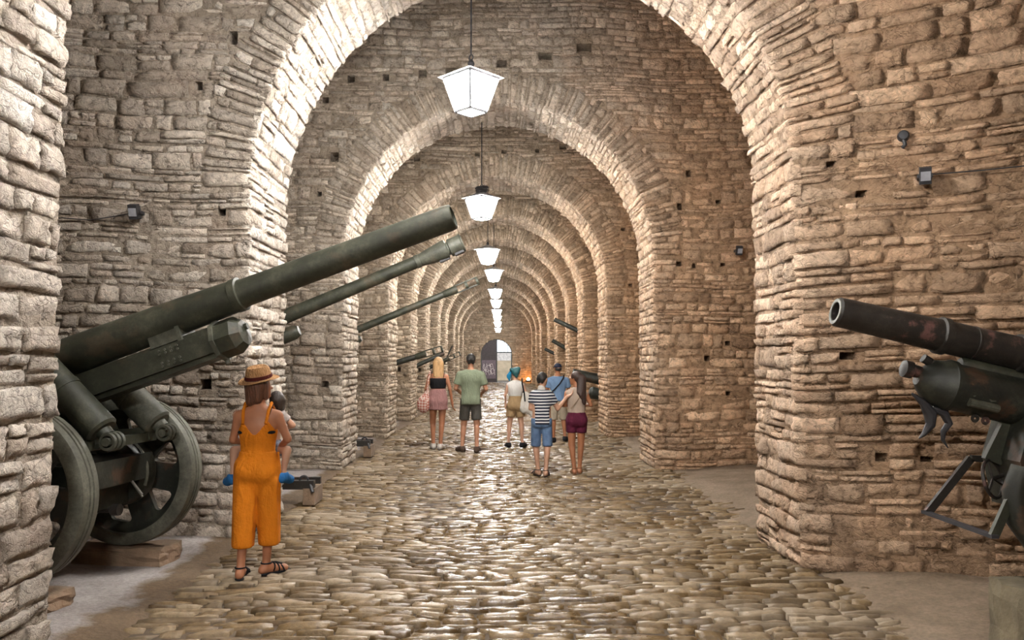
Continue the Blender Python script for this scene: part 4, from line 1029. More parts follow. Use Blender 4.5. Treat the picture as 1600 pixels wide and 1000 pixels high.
def hand(wrist, d, thumb, s=1.0, curl=0.5, h=0.0052):
    """palm, four unequal fingers bent at the knuckles and a thumb leaving the side of the palm"""
    w = np.asarray(wrist, float); d = unit(d); t = unit(np.asarray(thumb, float) - d * np.dot(thumb, d)); nn = np.cross(d, t)
    if nn @ V3(0, 1, -0.3) < 0 and False: nn = -nn
    sd = Sdf()
    sd.rc(w - d * 0.03 * s, w + d * 0.02 * s, 0.025 * s, 0.023 * s, 0.01)
    for o, L in ((0.030, 0.066), (0.010, 0.076), (-0.010, 0.070), (-0.029, 0.054)):
        kn = w + d * (0.092 - abs(o - 0.01) * 0.25) * s + t * o * s
        sd.rc(w + d * 0.015 * s + t * o * 0.45 * s, kn, 0.017 * s, 0.0115 * s, 0.014)
        p = kn; a = curl * 0.35
        for f in (0.45, 0.32, 0.23):
            a += curl * 0.45; q = p + (d * math.cos(a) + nn * math.sin(a)) * L * f * s * 1.15; sd.rc(p, q, 0.0098 * s, 0.0082 * s, 0.004); p = q
    b = w + d * 0.03 * s + t * 0.026 * s; m = b + (d * 0.6 + t * 0.7 + nn * 0.3) * 0.038 * s; e = m + (d * 0.9 + t * 0.25 + nn * 0.35) * 0.033 * s
    sd.rc(w + d * 0.015 * s, b, 0.018 * s, 0.015 * s, 0.012); sd.rc(b, m, 0.0135 * s, 0.0105 * s, 0.008); sd.rc(m, e, 0.0105 * s, 0.0085 * s, 0.005)
    return sd.mesh(h * s)
def joints(H, **over):
    s = H / 1.75
    J = dict(hipL=(-0.088, 0, 0.91), hipR=(0.088, 0, 0.91), kneeL=(-0.10, 0.015, 0.49), kneeR=(0.10, 0.015, 0.49), ankL=(-0.105, -0.02, 0.085), ankR=(0.105, -0.02, 0.085), toeL=(-0.13, 0.15, 0.03), toeR=(0.13, 0.15, 0.03),
             shL=(-0.175, -0.01, 1.375), shR=(0.175, -0.01, 1.375), elL=(-0.235, -0.03, 1.13), elR=(0.235, -0.03, 1.13), wrL=(-0.25, 0.06, 0.89), wrR=(0.25, 0.06, 0.89), pelvis=(0, 0, 0.93), waist=(0, 0.0, 1.08), chest=(0, 0, 1.27), neck=(0, 0.0, 1.46), head=(0, 0.02, 1.635))
    J.update(over); return {k: np.array(v, float) * s for k, v in J.items()}, s
def torso(sd, J, s, inf=0.0, fem=False, k=0.05, hips=True, chest=True):
    hw = 0.165 if fem else 0.158; cw = 0.148 if fem else 0.172; ww = 0.112 if fem else 0.135
    if hips:
        sd.ell(J['pelvis'], V3(hw, 0.108, 0.115) * s + inf, k)
        for x in (-1, 1): sd.ell(J['pelvis'] + V3(0.075 * x, -0.055, -0.035) * s, V3(0.082, 0.075, 0.085) * s + inf, k)
    sd.rc(J['pelvis'] + V3(0, 0, 0.05) * s, J['waist'] + V3(0, 0, 0.05) * s, (ww + 0.012) * s + inf, ww * s + inf, k, sq=(1, 0.74, 1))
    sd.rc(J['waist'], J['chest'], ww * s + inf, (cw - 0.01) * s + inf, k, sq=(1, 0.70, 1))
    if chest:
        sd.ell(J['chest'] + V3(0, 0, 0.02) * s, V3(cw, 0.108, 0.155) * s + inf, k)
        sd.rc(J['shL'] + V3(0.06, 0, -0.02) * s, J['shR'] + V3(-0.06, 0, -0.02) * s, 0.046 * s + inf, 0.046 * s + inf, k)
        for e in 'LR': sd.rc(J['neck'] + V3(0, -0.012, -0.025) * s, J['sh' + e] + V3(0, 0, -0.005) * s, 0.048 * s + inf * 0.7, 0.040 * s + inf * 0.7, 0.03)
        if fem:
            for x in (-1, 1): sd.ell(J['chest'] + V3(0.07 * x, 0.085, 0.0) * s, 0.058 * s + inf, 0.03)
def legs(sd, J, s, inf=0.0, fem=False, upto=1.0, shin=True):
    for e in 'LR':
        a, b, c = J['hip' + e], J['knee' + e], J['ank' + e]
        sd.rc(a, b, (0.088 if fem else 0.084) * s + inf, 0.055 * s + inf, 0.03)
        if shin:
            sd.rc(b, c, 0.052 * s + inf, 0.034 * s + inf, 0.02); m = b + (c - b) * 0.30; dn = unit(c - b); back = unit(np.cross(dn, V3(1, 0, 0))); back = back if back[1] < 0 else -back
            sd.rc(m - dn * 0.05 * s + back * 0.012 * s, m + dn * 0.07 * s + back * 0.012 * s, 0.049 * s + inf, 0.036 * s + inf, 0.02)
def feet(sd, J, s, inf=0.0):
    for e in 'LR':
        a, t = J['ank' + e], J['toe' + e]; f = unit((t - a) * V3(1, 1, 0.0)); heel = a - f * 0.035 * s; heel[2] = a[2] - 0.045 * s
        sd.rc(a, heel, 0.034 * s + inf, 0.033 * s + inf, 0.02); sd.rc(a - V3(0, 0, 0.02) * s, t, 0.036 * s + inf, 0.024 * s + inf, 0.025); sd.rc(heel, t, 0.033 * s + inf, 0.027 * s + inf, 0.02)
        sd.rc(t, t + V3(f[1], -f[0], 0) * 0.025 * s * (1 if e == 'R' else -1), 0.026 * s + inf, 0.022 * s + inf, 0.015)
def rz3(a): c, s_ = math.cos(a), math.sin(a); return np.array([[c, -s_, 0], [s_, c, 0], [0, 0, 1]])
def head_sdf(sd, J, s, turn, hs=1.0):
    R = rz3(turn); c = J['head']; f = lambda x, y, z: c + R @ (V3(x, y, z) * s * hs)
    sd.ell(f(0, -0.008, 0.018), V3(0.076, 0.097, 0.092) * s * hs, 0.03, R); sd.ell(f(0, 0.032, -0.035), V3(0.058, 0.066, 0.080) * s * hs, 0.03, R)
    sd.rc(f(0, 0.088, 0.008), f(0, 0.112, -0.026), 0.010 * s * hs, 0.015 * s * hs, 0.012); sd.ell(f(0, 0.082, -0.094), 0.024 * s * hs, 0.02)
    sd.rc(f(-0.018, 0.090, -0.063), f(0.018, 0.090, -0.063), 0.010 * s * hs, 0.010 * s * hs, 0.008)
    for x in (-1, 1):
        sd.ell(f(0.077 * x, -0.002, -0.012), V3(0.012, 0.022, 0.032) * s * hs, 0.01, R); sd.ell(f(0.031 * x, 0.096, 0.006), 0.015 * s * hs, 0.012, op='s')
    return f
def person(label, loc, H, J, s, skin, fem=False, rz=0.0, turn=0.0, h=0.0145, hands=None, hs=1.0, barefeet=True, group=None):
    g = empty('person', loc, rz); tag(g, label, 'person', group)
    sd = Sdf(); torso(sd, J, s, 0, fem); legs(sd, J, s, 0, fem); feet(sd, J, s)
    sd.rc(J['neck'] - V3(0, 0, 0.03) * s, J['head'] - V3(0, 0.01, 0.06) * s, 0.056 * s, 0.050 * s, 0.03)
    for e in 'LR':
        ar = 0.90 if fem else 1.05
        sd.rc(J['sh' + e], J['el' + e], 0.050 * s * ar, 0.037 * s * ar, 0.025); sd.rc(J['el' + e], J['wr' + e], 0.037 * s * ar, 0.026 * s * ar, 0.015)
    f = head_sdf(sd, J, s, turn, hs)
    parts = [sd.mesh(h)]
    for e in 'LR':
        d, t, cu = (hands or {}).get(e, (J['wr' + e] - J['el' + e], V3(0, 1, 0) + V3(0.2 if e == 'L' else -0.2, 0, 0), 0.45))
        parts.append(hand(J['wr' + e], d, t, s, cu))
    sdf_obj('body', parts, skin, g, 1)
    for x in (-1, 1):
        m = MB(); p = f(0.031 * x, 0.083, 0.006); m.sphere(tuple(p), 0.0125 * s * hs, 10, 8); ey = m.build('eye', M['eyewhite'], g, True)
        m = MB(); m.sphere(tuple(f(0.031 * x, 0.0925, 0.006)), 0.006 * s * hs, 8, 6); m.build('iris', M['iris'], ey, True)
    return g, f
def cloth(name, col, var=0.16, bmp=0.5, bs=22.0, rough=0.85):
    m = flatmat(name, tuple(c * 0.74 for c in col), rough, 0, var, 7.0, 0, bs, 0.2); nt = m.node_tree; b = nt.nodes['Principled BSDF']
    co = nt.nodes.new('ShaderNodeTexCoord').outputs['Object']; mp = nd(nt, 'ShaderNodeMapping', ins={'Scale': (1.0, 1.0, 0.35)}); nt.links.new(co, mp.inputs[0])
    bump(nt, b, mathn(nt, 'ADD', noise(nt, mp.outputs[0], bs * 0.8, 3, 0.5, 0.8), mathn(nt, 'MULTIPLY', noise(nt, co, bs * 3, 3), 0.25)), bmp, 0.035)
    return m
def skinmat(name, col):
    m = flatmat(name, tuple(c * 0.72 for c in col), 0.5, 0, 0.12, 6.0, 0.1, 60); m.node_tree.nodes['Principled BSDF'].inputs['Subsurface Weight'].default_value = 0.0; return m
M['eyewhite'] = flatmat('eye_white', (0.7, 0.68, 0.65), 0.3, 0, 0.02); M['iris'] = flatmat('iris', (0.06, 0.035, 0.02), 0.2, 0, 0.05)
SK = skinmat('tanned_skin', (0.50, 0.215, 0.115)); SK2 = skinmat('fair_skin', (0.56, 0.28, 0.17)); SK3 = skinmat('light_skin', (0.58, 0.33, 0.22)); SK4 = skinmat('brown_skin', (0.42, 0.175, 0.085))
def hairmat(name, col):
    m, nt, b = newmat(name); co = nt.nodes.new('ShaderNodeTexCoord').outputs['Object']; mp = nd(nt, 'ShaderNodeMapping', ins={'Scale': (60, 60, 5)}); nt.links.new(co, mp.inputs[0])
    n = noise(nt, mp.outputs[0], 1.5, 4); nt.links.new(ramp(nt, n, [(0.3, tuple(c * 0.5 for c in col)), (0.7, tuple(min(1, c * 1.4) for c in col))]), b.inputs['Base Color'])
    b.inputs['Roughness'].default_value = 0.5; bump(nt, b, n, 0.8, 0.01); return m
above = lambda z: (lambda P: P[..., 2] - z)
below = lambda z: (lambda P: z - P[..., 2])
def shirt(g, J, s, mat, hem, neck, inf=0.022, fem=False, sleeve=0.0, h=0.014, name='shirt', extra=None, flare=0.0, clips=()):
    sd = Sdf(); torso(sd, J, s, inf, fem, hips=hem < J['pelvis'][2] + 0.05)
    if hem < J['pelvis'][2] + 0.05: sd.rc(V3(0, -0.01, J['pelvis'][2] - 0.10 * s), V3(0, 0, J['waist'][2]), 0.165 * s + inf + flare, 0.14 * s + inf, 0.05, sq=(1, 0.72, 1))
    if sleeve > 0:
        for e in 'LR': a, b = J['sh' + e], J['el' + e]; sd.rc(a, a + (b - a) * (sleeve + 0.1), 0.050 * s + inf * 0.6, 0.053 * s + inf * 0.75, 0.02)
    if extra: extra(sd)
    sd.clip(above(neck)); sd.clip(below(hem))
    if sleeve > 0:
        for e in 'LR':
            a, b = J['sh' + e], J['el' + e]; p = a + (b - a) * sleeve; d = unit(b - a); sx = 1 if e == 'R' else -1; lim = abs(J['sh' + e][0]) - 0.02 * s
            sd.clip(lambda P, p=p, d=d, sx=sx, lim=lim: np.where(P[..., 0] * sx > lim, (P - p) @ d, -1.0))
    for c in clips: sd.clip(c)
    return sdf_obj(name, [sd.mesh(h)], mat, g)
def shorts(g, J, s, mat, top, frac, inf=0.022, fem=False, h=0.014, name='shorts', flare=0.012):
    sd = Sdf(); torso(sd, J, s, inf * 0.7, fem, chest=False)
    zmax = 0
    for e in 'LR':
        a, b = J['hip' + e], J['knee' + e]; q = a + (b - a) * frac; sd.rc(a + V3(0, 0, 0.0), q + (b - a) * 0.1, 0.080 * s + inf, 0.064 * s + inf + flare, 0.006)
    for e in 'LR':
        a, b = J['hip' + e], J['knee' + e]; q = a + (b - a) * frac; d = unit(b - a); sx = 1 if e == 'R' else -1
        sd.clip(lambda P, q=q, d=d, sx=sx: np.where(P[..., 0] * sx > 0, (P - q) @ d, -1.0))
    sd.clip(above(top)); return sdf_obj(name, [sd.mesh(h)], mat, g)
def shoes(g, J, s, mat, solemat=None, h=0.011, name='shoe', high=0.02):
    for e in 'LR':
        K = dict(J); sd = Sdf(); o = 'R' if e == 'L' else 'L'
        K['ank' + o], K['toe' + o] = J['ank' + e], J['toe' + e]
        feet(sd, K, s, 0.010); sd.clip(above(J['ank' + e][2] + high * s)); sh = sdf_obj(name, [sd.mesh(h)], mat, g)
        if solemat:
            f = unit((J['toe' + e] - J['ank' + e]) * V3(1, 1, 0)); m = Sdf(); z = min(J['toe' + e][2], J['ank' + e][2] - 0.045 * s)
            hl = J['ank' + e] - f * 0.035 * s; hl = V3(hl[0], hl[1], J['ank' + e][2] - 0.075 * s); tt = J['toe' + e] + f * 0.015; tt = V3(tt[0], tt[1], J['toe' + e][2] - 0.022 * s)
            m.rc(hl, tt, 0.040 * s, 0.040 * s, 0.01, sq=(1, 1, 0.34)); sdf_obj('sole', [m.mesh(0.009)], solemat, sh)
def sandals(g, J, s, mat, h=0.008):
    for e in 'LR':
        a, t = J['ank' + e], J['toe' + e]; f = unit((t - a) * V3(1, 1, 0)); w = V3(f[1], -f[0], 0); m = Sdf()
        hl = a - f * 0.035 * s; hl[2] = a[2] - 0.080 * s; tt = t + f * 0.02; tt[2] = t[2] - 0.026 * s
        m.rc(hl, tt, 0.040 * s, 0.043 * s, 0.01, sq=(1, 1, 0.32)); sole = sdf_obj('sandal', [m.mesh(h)], mat, g)
        st = MB(); ring = lambda c, r1, r2, ax1, ax2: [tuple(c + ax1 * r1 * math.cos(x) + ax2 * r2 * math.sin(x)) for x in np.linspace(0, 2 * math.pi, 15)]
        st.tube(ring(a + V3(0, 0, 0.012) * s, 0.043 * s, 0.043 * s, w, f), 0.007 * s, 6); up = V3(0, 0, 1)
        for k in (0.35, 0.6, 0.85):
            c = a + (t - a) * k; c = c - V3(0, 0, 0.01); st.tube(ring(c, 0.044 * s, 0.040 * s, w, up * 0.9 + f * (0.5 - k)), 0.007 * s, 6)
        st.tube([tuple(a + V3(0, 0, 0.012) * s + f * 0.042 * s), tuple(a + (t - a) * 0.5 + V3(0, 0, 0.035) * s), tuple(a + (t - a) * 0.85 + V3(0, 0, 0.03) * s)], 0.007 * s, 6)
        st.build('strap', mat, sole, True)
def strap(g, pts, r, mat, name='strap'): return MB().tube([tuple(p) for p in pts], r, 8).build(name, mat, g, True)

# ---- 1: woman in the orange jumpsuit with a child on her front
ORANGE = cloth('orange_cotton', (0.78, 0.24, 0.012), 0.14, 0.8, 16.0); BLK = cloth('black_cloth', (0.015, 0.015, 0.018), 0.2)
P1 = (-1.92, 6.50, 0.0)
J, s = joints(1.62, ankL=(-0.105, -0.09, 0.085), toeL=(-0.115, 0.08, 0.03), kneeL=(-0.10, -0.02, 0.49), ankR=(0.07, 0.06, 0.085), toeR=(0.20, 0.17, 0.03), kneeR=(0.085, 0.06, 0.49),
              elL=(-0.225, 0.03, 1.16), wrL=(-0.08, 0.24, 1.10), elR=(0.255, 0.0, 1.17), wrR=(0.10, 0.26, 1.05), shL=(-0.165, -0.01, 1.375), shR=(0.168, -0.01, 1.375))
g, hf = person('woman in an orange jumpsuit and straw hat carrying a child', P1, 1.62, J, s, SK, True, 0.0, -0.85, 0.0125, {'L': ((1, 0.25, -0.1), (0, 0.3, 1), 0.5), 'R': ((-1, 0.25, 0.05), (0, 0.3, 1), 0.5)})
def vneck(P): # back neckline: a deep scoop that rises to the straps, then the armholes
    x = np.abs(P[..., 0]); return P[..., 2] - np.minimum(s * 1.215 + 1.25 * np.clip(x - 0.012, 0, 1), s * 1.335 - 1.6 * np.clip(x - 0.098, 0, 1))
sd = Sdf(); torso(sd, J, s, 0.014, True, hips=False); sd.clip(vneck); sd.clip(below(1.04 * s))
top = sdf_obj('jumpsuit_top', [sd.mesh(0.0115)], ORANGE, g)
for x in (-1, 1):
    strap(top, [V3(0.105 * x, 0.115, 1.30) * s, V3(0.110 * x, 0.072, 1.42) * s, V3(0.112 * x, 0.0, 1.482) * s, V3(0.108 * x, -0.075, 1.42) * s, V3(0.098 * x, -0.118, 1.31) * s], 0.013, ORANGE, 'shoulder_strap')
sd = Sdf(); torso(sd, J, s, 0.02, True, chest=False)
for e, x in (('L', -1), ('R', 1)):
    a = J['hip' + e] + V3(0, -0.01, 0.02); q = V3(J['knee' + e][0] * 1.0 + 0.006 * x, (J['knee' + e][1] + J['ank' + e][1]) / 2, 0.20); sd.rc(a, q, 0.104, 0.082, 0.005)
    for t in (-0.5, 0.55, 1.6, 2.6): sd.rc(a + V3(0.085 * math.cos(t), 0.08 * math.sin(t) - 0.02, -0.1), q + V3(0.066 * math.cos(t), 0.07 * math.sin(t), 0), 0.022, 0.026, 0.018)
sd.clip(above(1.075 * s)); sd.clip(below(0.235)); sdf_obj('wide_trousers', [sd.mesh(0.0125)], ORANGE, g)
sd = Sdf(); sd.rc(V3(0, 0, 1.055 * s), V3(0, 0, 1.085 * s), 0.140 * s, 0.138 * s, 0.01, sq=(1, 0.80, 1)); sd.clip(above(1.087 * s)); sd.clip(below(1.05 * s)); sdf_obj('belt', [sd.mesh(0.009)], ORANGE, g)
strap(g, [V3(0.155, 0.02, 0.98), V3(0.172, 0.0, 0.85), V3(0.178, -0.01, 0.70)], [0.010, 0.013, 0.012], ORANGE, 'belt_tie')
sd = Sdf(); sd.rc(V3(-0.105, -0.045, 1.235 * s), V3(0.105, -0.045, 1.235 * s), 0.048, 0.048, 0.01, sq=(1, 1, 0.4)); sdf_obj('bra_band', [sd.mesh(0.010)], BLK, g)
strap(g, [V3(0.075, -0.100, 1.25) * s, V3(0.115, -0.07, 1.40) * s, V3(0.125, 0.0, 1.470) * s], 0.006, BLK, 'bra_strap')
sandals(g, J, s, BLK)
HB = hairmat('auburn_hair', (0.10, 0.040, 0.022)); R = rz3(-0.85); sd = Sdf()
sd.ell(hf(0, -0.022, 0.022), V3(0.090, 0.098, 0.098) * s, 0.03, R); sd.rc(hf(-0.055, -0.05, -0.01), hf(-0.058, -0.045, -0.12), 0.045, 0.035, 0.03); sd.rc(hf(0.055, -0.05, -0.01), hf(0.06, -0.04, -0.125), 0.045, 0.035, 0.03); sd.rc(hf(0, -0.075, 0), hf(0, -0.075, -0.135), 0.055, 0.045, 0.03); sd.rc(hf(0.072, 0.02, 0.0), hf(0.070, 0.03, -0.11), 0.025, 0.02, 0.02); sd.rc(hf(-0.072, 0.02, 0.0), hf(-0.070, 0.03, -0.11), 0.025, 0.02, 0.02)
sdf_obj('hair', [sd.mesh(0.010)], HB, g)
STRAW = cloth('straw', (0.50, 0.27, 0.12), 0.25, 0.8, 80.0); hat = empty('hat', (0, 0, 0)); bpy.data.objects.remove(hat)
hc = hf(0, -0.010, 0.062); T = Matrix(((*R[0], 0), (*R[1], 0), (*R[2], 0), (0, 0, 0, 1))) @ Matrix.Rotation(math.radians(12), 4, 'X') @ Matrix.Rotation(math.radians(9), 4, 'Y')
def hat_mesh(profile, name, mat, par):
    vs = []; fs = []; n = 36
    for r, z, dent in profile:
        for k in range(n):
            th = 2 * math.pi * k / n; x, y = r * 0.90 * math.cos(th), r * 1.12 * math.sin(th)
            zz = z - dent * math.exp(-(x / 0.03) ** 2) + (0.05 * r * math.cos(2 * th) * (1 if r > 0.11 else 0))
            vs.append(Vector(hc) + (T @ Vector((x, y, zz, 0)).to_4d().xyz.to_4d()).xyz if False else Vector(hc) + T.to_3x3() @ Vector((x, y, zz)))
    m = len(profile)
    for i in range(m - 1):
        for k in range(n): fs.append((i * n + k, i * n + (k + 1) % n, (i + 1) * n + (k + 1) % n, (i + 1) * n + k))
    b = MB(); b.add(vs, fs); return b.build(name, mat, par, True, 50)
hat = hat_mesh([(0.0005, 0.095, 0.035), (0.04, 0.105, 0.03), (0.072, 0.098, 0.006), (0.086, 0.075, 0), (0.094, 0.03, 0), (0.098, 0.0, 0), (0.125, -0.008, 0), (0.148, -0.006, 0), (0.150, -0.010, 0), (0.125, -0.014, 0), (0.094, -0.008, 0)], 'straw_hat', STRAW, g)
hat_mesh([(0.0985, 0.002, 0), (0.1015, 0.004, 0), (0.0985, 0.028, 0), (0.095, 0.030, 0)], 'hat_band', cloth('maroon_band', (0.09, 0.015, 0.012)), hat)
# the child: straddles the woman's front, legs hanging at her sides
Jc = {k: np.array(v, float) for k, v in dict(pelvis=(0.01, 0.235, 1.00), waist=(0.01, 0.25, 1.09), chest=(0.01, 0.255, 1.19), neck=(0.03, 0.25, 1.30), head=(0.075, 0.235, 1.375), hipL=(-0.06, 0.225, 0.985), hipR=(0.08, 0.225, 0.985),
      kneeL=(-0.215, 0.085, 0.985), kneeR=(0.205, 0.10, 0.985), ankL=(-0.205, 0.02, 0.790), ankR=(0.198, 0.03, 0.800), toeL=(-0.262, 0.08, 0.735), toeR=(0.222, 0.125, 0.745), shL=(-0.09, 0.24, 1.27), shR=(0.11, 0.25, 1.27), elL=(-0.225, 0.17, 1.235), elR=(0.20, 0.30, 1.17), wrL=(-0.205, 0.055, 1.275), wrR=(0.10, 0.34, 1.12)).items()}
g, cf = person('small child in blue shoes carried by the woman in orange', P1, 1.0, Jc, 0.60, SK3, False, 0, 0.6, 0.0115, {'L': ((0.4, -1, 0.1), (0.5, 0.1, 1), 0.4), 'R': ((-0.8, 0.5, -0.1), (0, 0, 1), 0.5)}, hs=1.12)
shirt(g, Jc, 0.60, cloth('child_shirt', (0.45, 0.40, 0.38)), 1.02, 1.30, 0.012, sleeve=0.6, h=0.012); shorts(g, Jc, 0.60, cloth('child_shorts', (0.20, 0.22, 0.28)), 1.06, 0.55, 0.010, h=0.012)
BLUE = cloth('blue_canvas', (0.03, 0.17, 0.45)); shoes(g, Jc, 0.66, BLUE, cloth('white_rubber', (0.62, 0.62, 0.60)), 0.009)
sd = Sdf(); sd.ell(cf(0, -0.02, 0.03), V3(0.088, 0.105, 0.100) * 0.68, 0.02, rz3(0.6)); sd.rc(cf(0.05, -0.05, 0.0), cf(0.07, -0.03, -0.10), 0.035, 0.02, 0.02); sd.rc(cf(0, -0.08, 0), cf(0.02, -0.08, -0.09), 0.035, 0.03, 0.02); sdf_obj('hair', [sd.mesh(0.011)], hairmat('dark_hair', (0.022, 0.014, 0.010)), g)

# ---- 2: blonde woman
J, s = joints(1.775, ankL=(-0.085, -0.01, 0.085), toeL=(-0.11, 0.14, 0.03), ankR=(0.055, -0.08, 0.085), toeR=(0.08, 0.07, 0.03), kneeL=(-0.10, 0.05, 0.49), kneeR=(0.075, -0.01, 0.49), elL=(-0.225, -0.03, 1.14), wrL=(-0.235, 0.05, 1.02), elR=(0.23, -0.03, 1.14), wrR=(0.27, 0.02, 0.87), shL=(-0.158, -0.01, 1.375), shR=(0.158, -0.01, 1.375), head=(0, 0.03, 1.63))
g, hf = person('blonde woman in a black tube top and pink skirt', (-1.15, 15.6, 0.0), 1.775, J, s, SK, True, 0.0, 0.1)
shirt(g, J, s, BLK, 1.16, 1.365, 0.012, True, name='tube_top', clips=())
PINK = cloth('dusty_pink_cloth', (0.42, 0.22, 0.21)); sd = Sdf(); torso(sd, J, s, 0.012, True, chest=False); sd.rc(V3(0, -0.01, 1.0) * s, V3(0, -0.01, 0.68) * s, 0.165, 0.200, 0.04, sq=(1, 0.78, 1)); sd.clip(above(1.155)); sd.clip(below(0.755)); sdf_obj('skirt', [sd.mesh(0.014)], PINK, g)
for x in (-1, 1): strap(g, [V3(0.10 * x, -0.10, 1.33), V3(0.125 * x, -0.06, 1.44), V3(0.125 * x, 0.0, 1.485), V3(0.11 * x, 0.08, 1.40)], 0.005, BLK, 'thin_strap')
WHT = cloth('white_leather', (0.62, 0.58, 0.54)); shoes(g, J, s, WHT, WHT); BL = hairmat('blonde_hair', (0.42, 0.25, 0.11)); sd = Sdf()
sd.ell(hf(0, -0.018, 0.022), V3(0.092, 0.105, 0.102) * s, 0.03)
for x, l in ((-0.06, 0.24), (0.06, 0.26), (0.0, 0.32), (-0.03, 0.29), (0.035, 0.30)): sd.rc(hf(x, -0.065, 0.0), hf(x * 1.25, -0.105, -l), 0.048, 0.026, 0.025)
sdf_obj('hair', [sd.mesh(0.012)], BL, g)
def checker_mat():
    m, nt, b = newmat('red_white_weave'); co = nt.nodes.new('ShaderNodeTexCoord').outputs['Object']; mp = nd(nt, 'ShaderNodeMapping', ins={'Rotation': (0.0, 0.75, 0.3)}); nt.links.new(co, mp.inputs[0])
    c = nd(nt, 'ShaderNodeTexChecker', ins={'Color1': (0.40, 0.13, 0.10, 1), 'Color2': (0.62, 0.48, 0.42, 1), 'Scale': 26.0}); nt.links.new(mp.outputs[0], c.inputs[0]); nt.links.new(c.outputs[0], b.inputs['Base Color']); b.inputs['Roughness'].default_value = 0.9; return m
bag = empty('shoulder_bag', (-1.15 - 0.27, 15.56, 0.0)); tag(bag, 'red and white woven bag hanging from the shoulder of the blonde woman', 'bag')
sd = Sdf(); sd.ell(V3(0, 0, 0.86), V3(0.135, 0.085, 0.17), 0.05); sd.rc(V3(0.02, 0, 0.95), V3(0.07, 0.0, 1.12), 0.08, 0.035, 0.06); WV = checker_mat(); bo = sdf_obj('bag_body', [sd.mesh(0.014)], WV, bag)
strap(bag, [V3(0.06, -0.03, 1.08), V3(0.085, -0.08, 1.30), V3(0.115, -0.045, 1.485), V3(0.12, 0.05, 1.49), V3(0.10, 0.10, 1.32), V3(0.07, 0.03, 1.10)], 0.014, WV, 'bag_strap')

# ---- 3: man in the green T-shirt
J, s = joints(1.83, ankL=(-0.15, -0.02, 0.085), toeL=(-0.23, 0.10, 0.03), kneeL=(-0.125, 0.05, 0.49), ankR=(0.115, -0.10, 0.085), toeR=(0.14, 0.06, 0.03), kneeR=(0.11, 0.0, 0.49), elL=(-0.265, -0.02, 1.13), wrL=(-0.20, 0.20, 1.05), elR=(0.275, -0.02, 1.12), wrR=(0.20, 0.20, 1.04), shL=(-0.195, -0.01, 1.375), shR=(0.195, -0.01, 1.375))
g, hf = person('dark-haired man in a sage green T-shirt and grey shorts', (-0.50, 15.1, 0.0), 1.83, J, s, SK2, False, 0.0, 0.1)
shirt(g, J, s, cloth('sage_cotton', (0.23, 0.27, 0.185), 0.1), 0.885, 1.535, 0.028, sleeve=0.72, flare=0.004); shorts(g, J, s, cloth('grey_cotton', (0.10, 0.095, 0.085)), 1.0, 0.82, 0.018)
shoes(g, J, s, cloth('brown_canvas', (0.09, 0.06, 0.045)), WHT); DK = hairmat('black_hair', (0.012, 0.010, 0.009))
def short_hair(g, hf, s, mat, turn, low=-0.02):
    sd = Sdf(); sd.ell(hf(0, -0.016, 0.030), V3(0.086, 0.101, 0.094) * s, 0.02, rz3(turn)); sd.rc(hf(-0.04, -0.075, 0.0), hf(-0.035, -0.075, low - 0.03), 0.036 * s, 0.026 * s, 0.02); sd.rc(hf(0.04, -0.075, 0.0), hf(0.035, -0.075, low - 0.03), 0.036 * s, 0.026 * s, 0.02)
    R = rz3(turn); c = hf(0, 0, 0); sd.clip(lambda P: ((P - c) @ R)[..., 1] - 0.062 * s - 0.25 * np.clip(((P - c))[..., 2] - 0.03, 0, 1)); sd.clip(lambda P: np.where(((P - c) @ R)[..., 1] > -0.02, 0.012 - (P - c)[..., 2], -1.0))
    return sdf_obj('hair', [sd.mesh(0.010)], mat, g)
short_hair(g, hf, s, DK, 0.1)

# ---- 4: woman with teal hair and white top
J, s = joints(1.56, ankL=(-0.155, -0.03, 0.085), toeL=(-0.19, 0.12, 0.03), kneeL=(-0.13, 0.02, 0.49), ankR=(0.15, -0.02, 0.085), toeR=(0.21, 0.12, 0.03), kneeR=(0.13, 0.02, 0.49), elL=(-0.225, -0.02, 1.15), wrL=(-0.22, 0.07, 0.94), elR=(0.24, -0.02, 1.16), wrR=(0.235, 0.10, 0.96), shL=(-0.155, -0.01, 1.375), shR=(0.155, -0.01, 1.375))
g, hf = person('teal-haired woman in a white sleeveless top and tan shorts', (0.36, 15.9, 0.0), 1.56, J, s, SK3, True, 0.0, 0.15)
shirt(g, J, s, cloth('white_knit', (0.66, 0.64, 0.61), 0.06), 1.0, 1.32, 0.014, True, name='sleeveless_top'); TAN = cloth('tan_cotton', (0.34, 0.23, 0.12)); shorts(g, J, s, TAN, 1.01, 0.60, 0.024, True)
shoes(g, J, s, BLK, BLK); TEAL = hairmat('teal_hair', (0.012, 0.085, 0.095)); sd = Sdf(); sd.ell(hf(0, -0.016, 0.03), V3(0.096, 0.108, 0.100) * s, 0.03); sd.rc(hf(0, -0.08, -0.0), hf(0.01, -0.07, -0.07), 0.05, 0.035, 0.03); sd.ell(hf(-0.10, -0.03, 0.075), 0.038, 0.02); sd.ell(hf(0.06, -0.05, 0.09), 0.045, 0.03); sdf_obj('hair', [sd.mesh(0.011)], TEAL, g)
sd = Sdf(); sd.rc(hf(-0.105, 0.02, 0.03), hf(-0.145, 0.03, -0.08), 0.028, 0.042, 0.02, sq=(1, 0.6, 1)); sd.rc(hf(-0.145, 0.03, -0.06), hf(-0.13, 0.03, -0.16), 0.035, 0.02, 0.02, sq=(1, 0.6, 1)); sdf_obj('blue_scarf_tail', [sd.mesh(0.011)], cloth('sky_blue_cloth', (0.02, 0.22, 0.42)), g)
bag = empty('tote_bag', (0.36 + 0.215, 15.80, 0.0)); tag(bag, 'white cloth bag with a black strap on the teal-haired woman', 'bag')
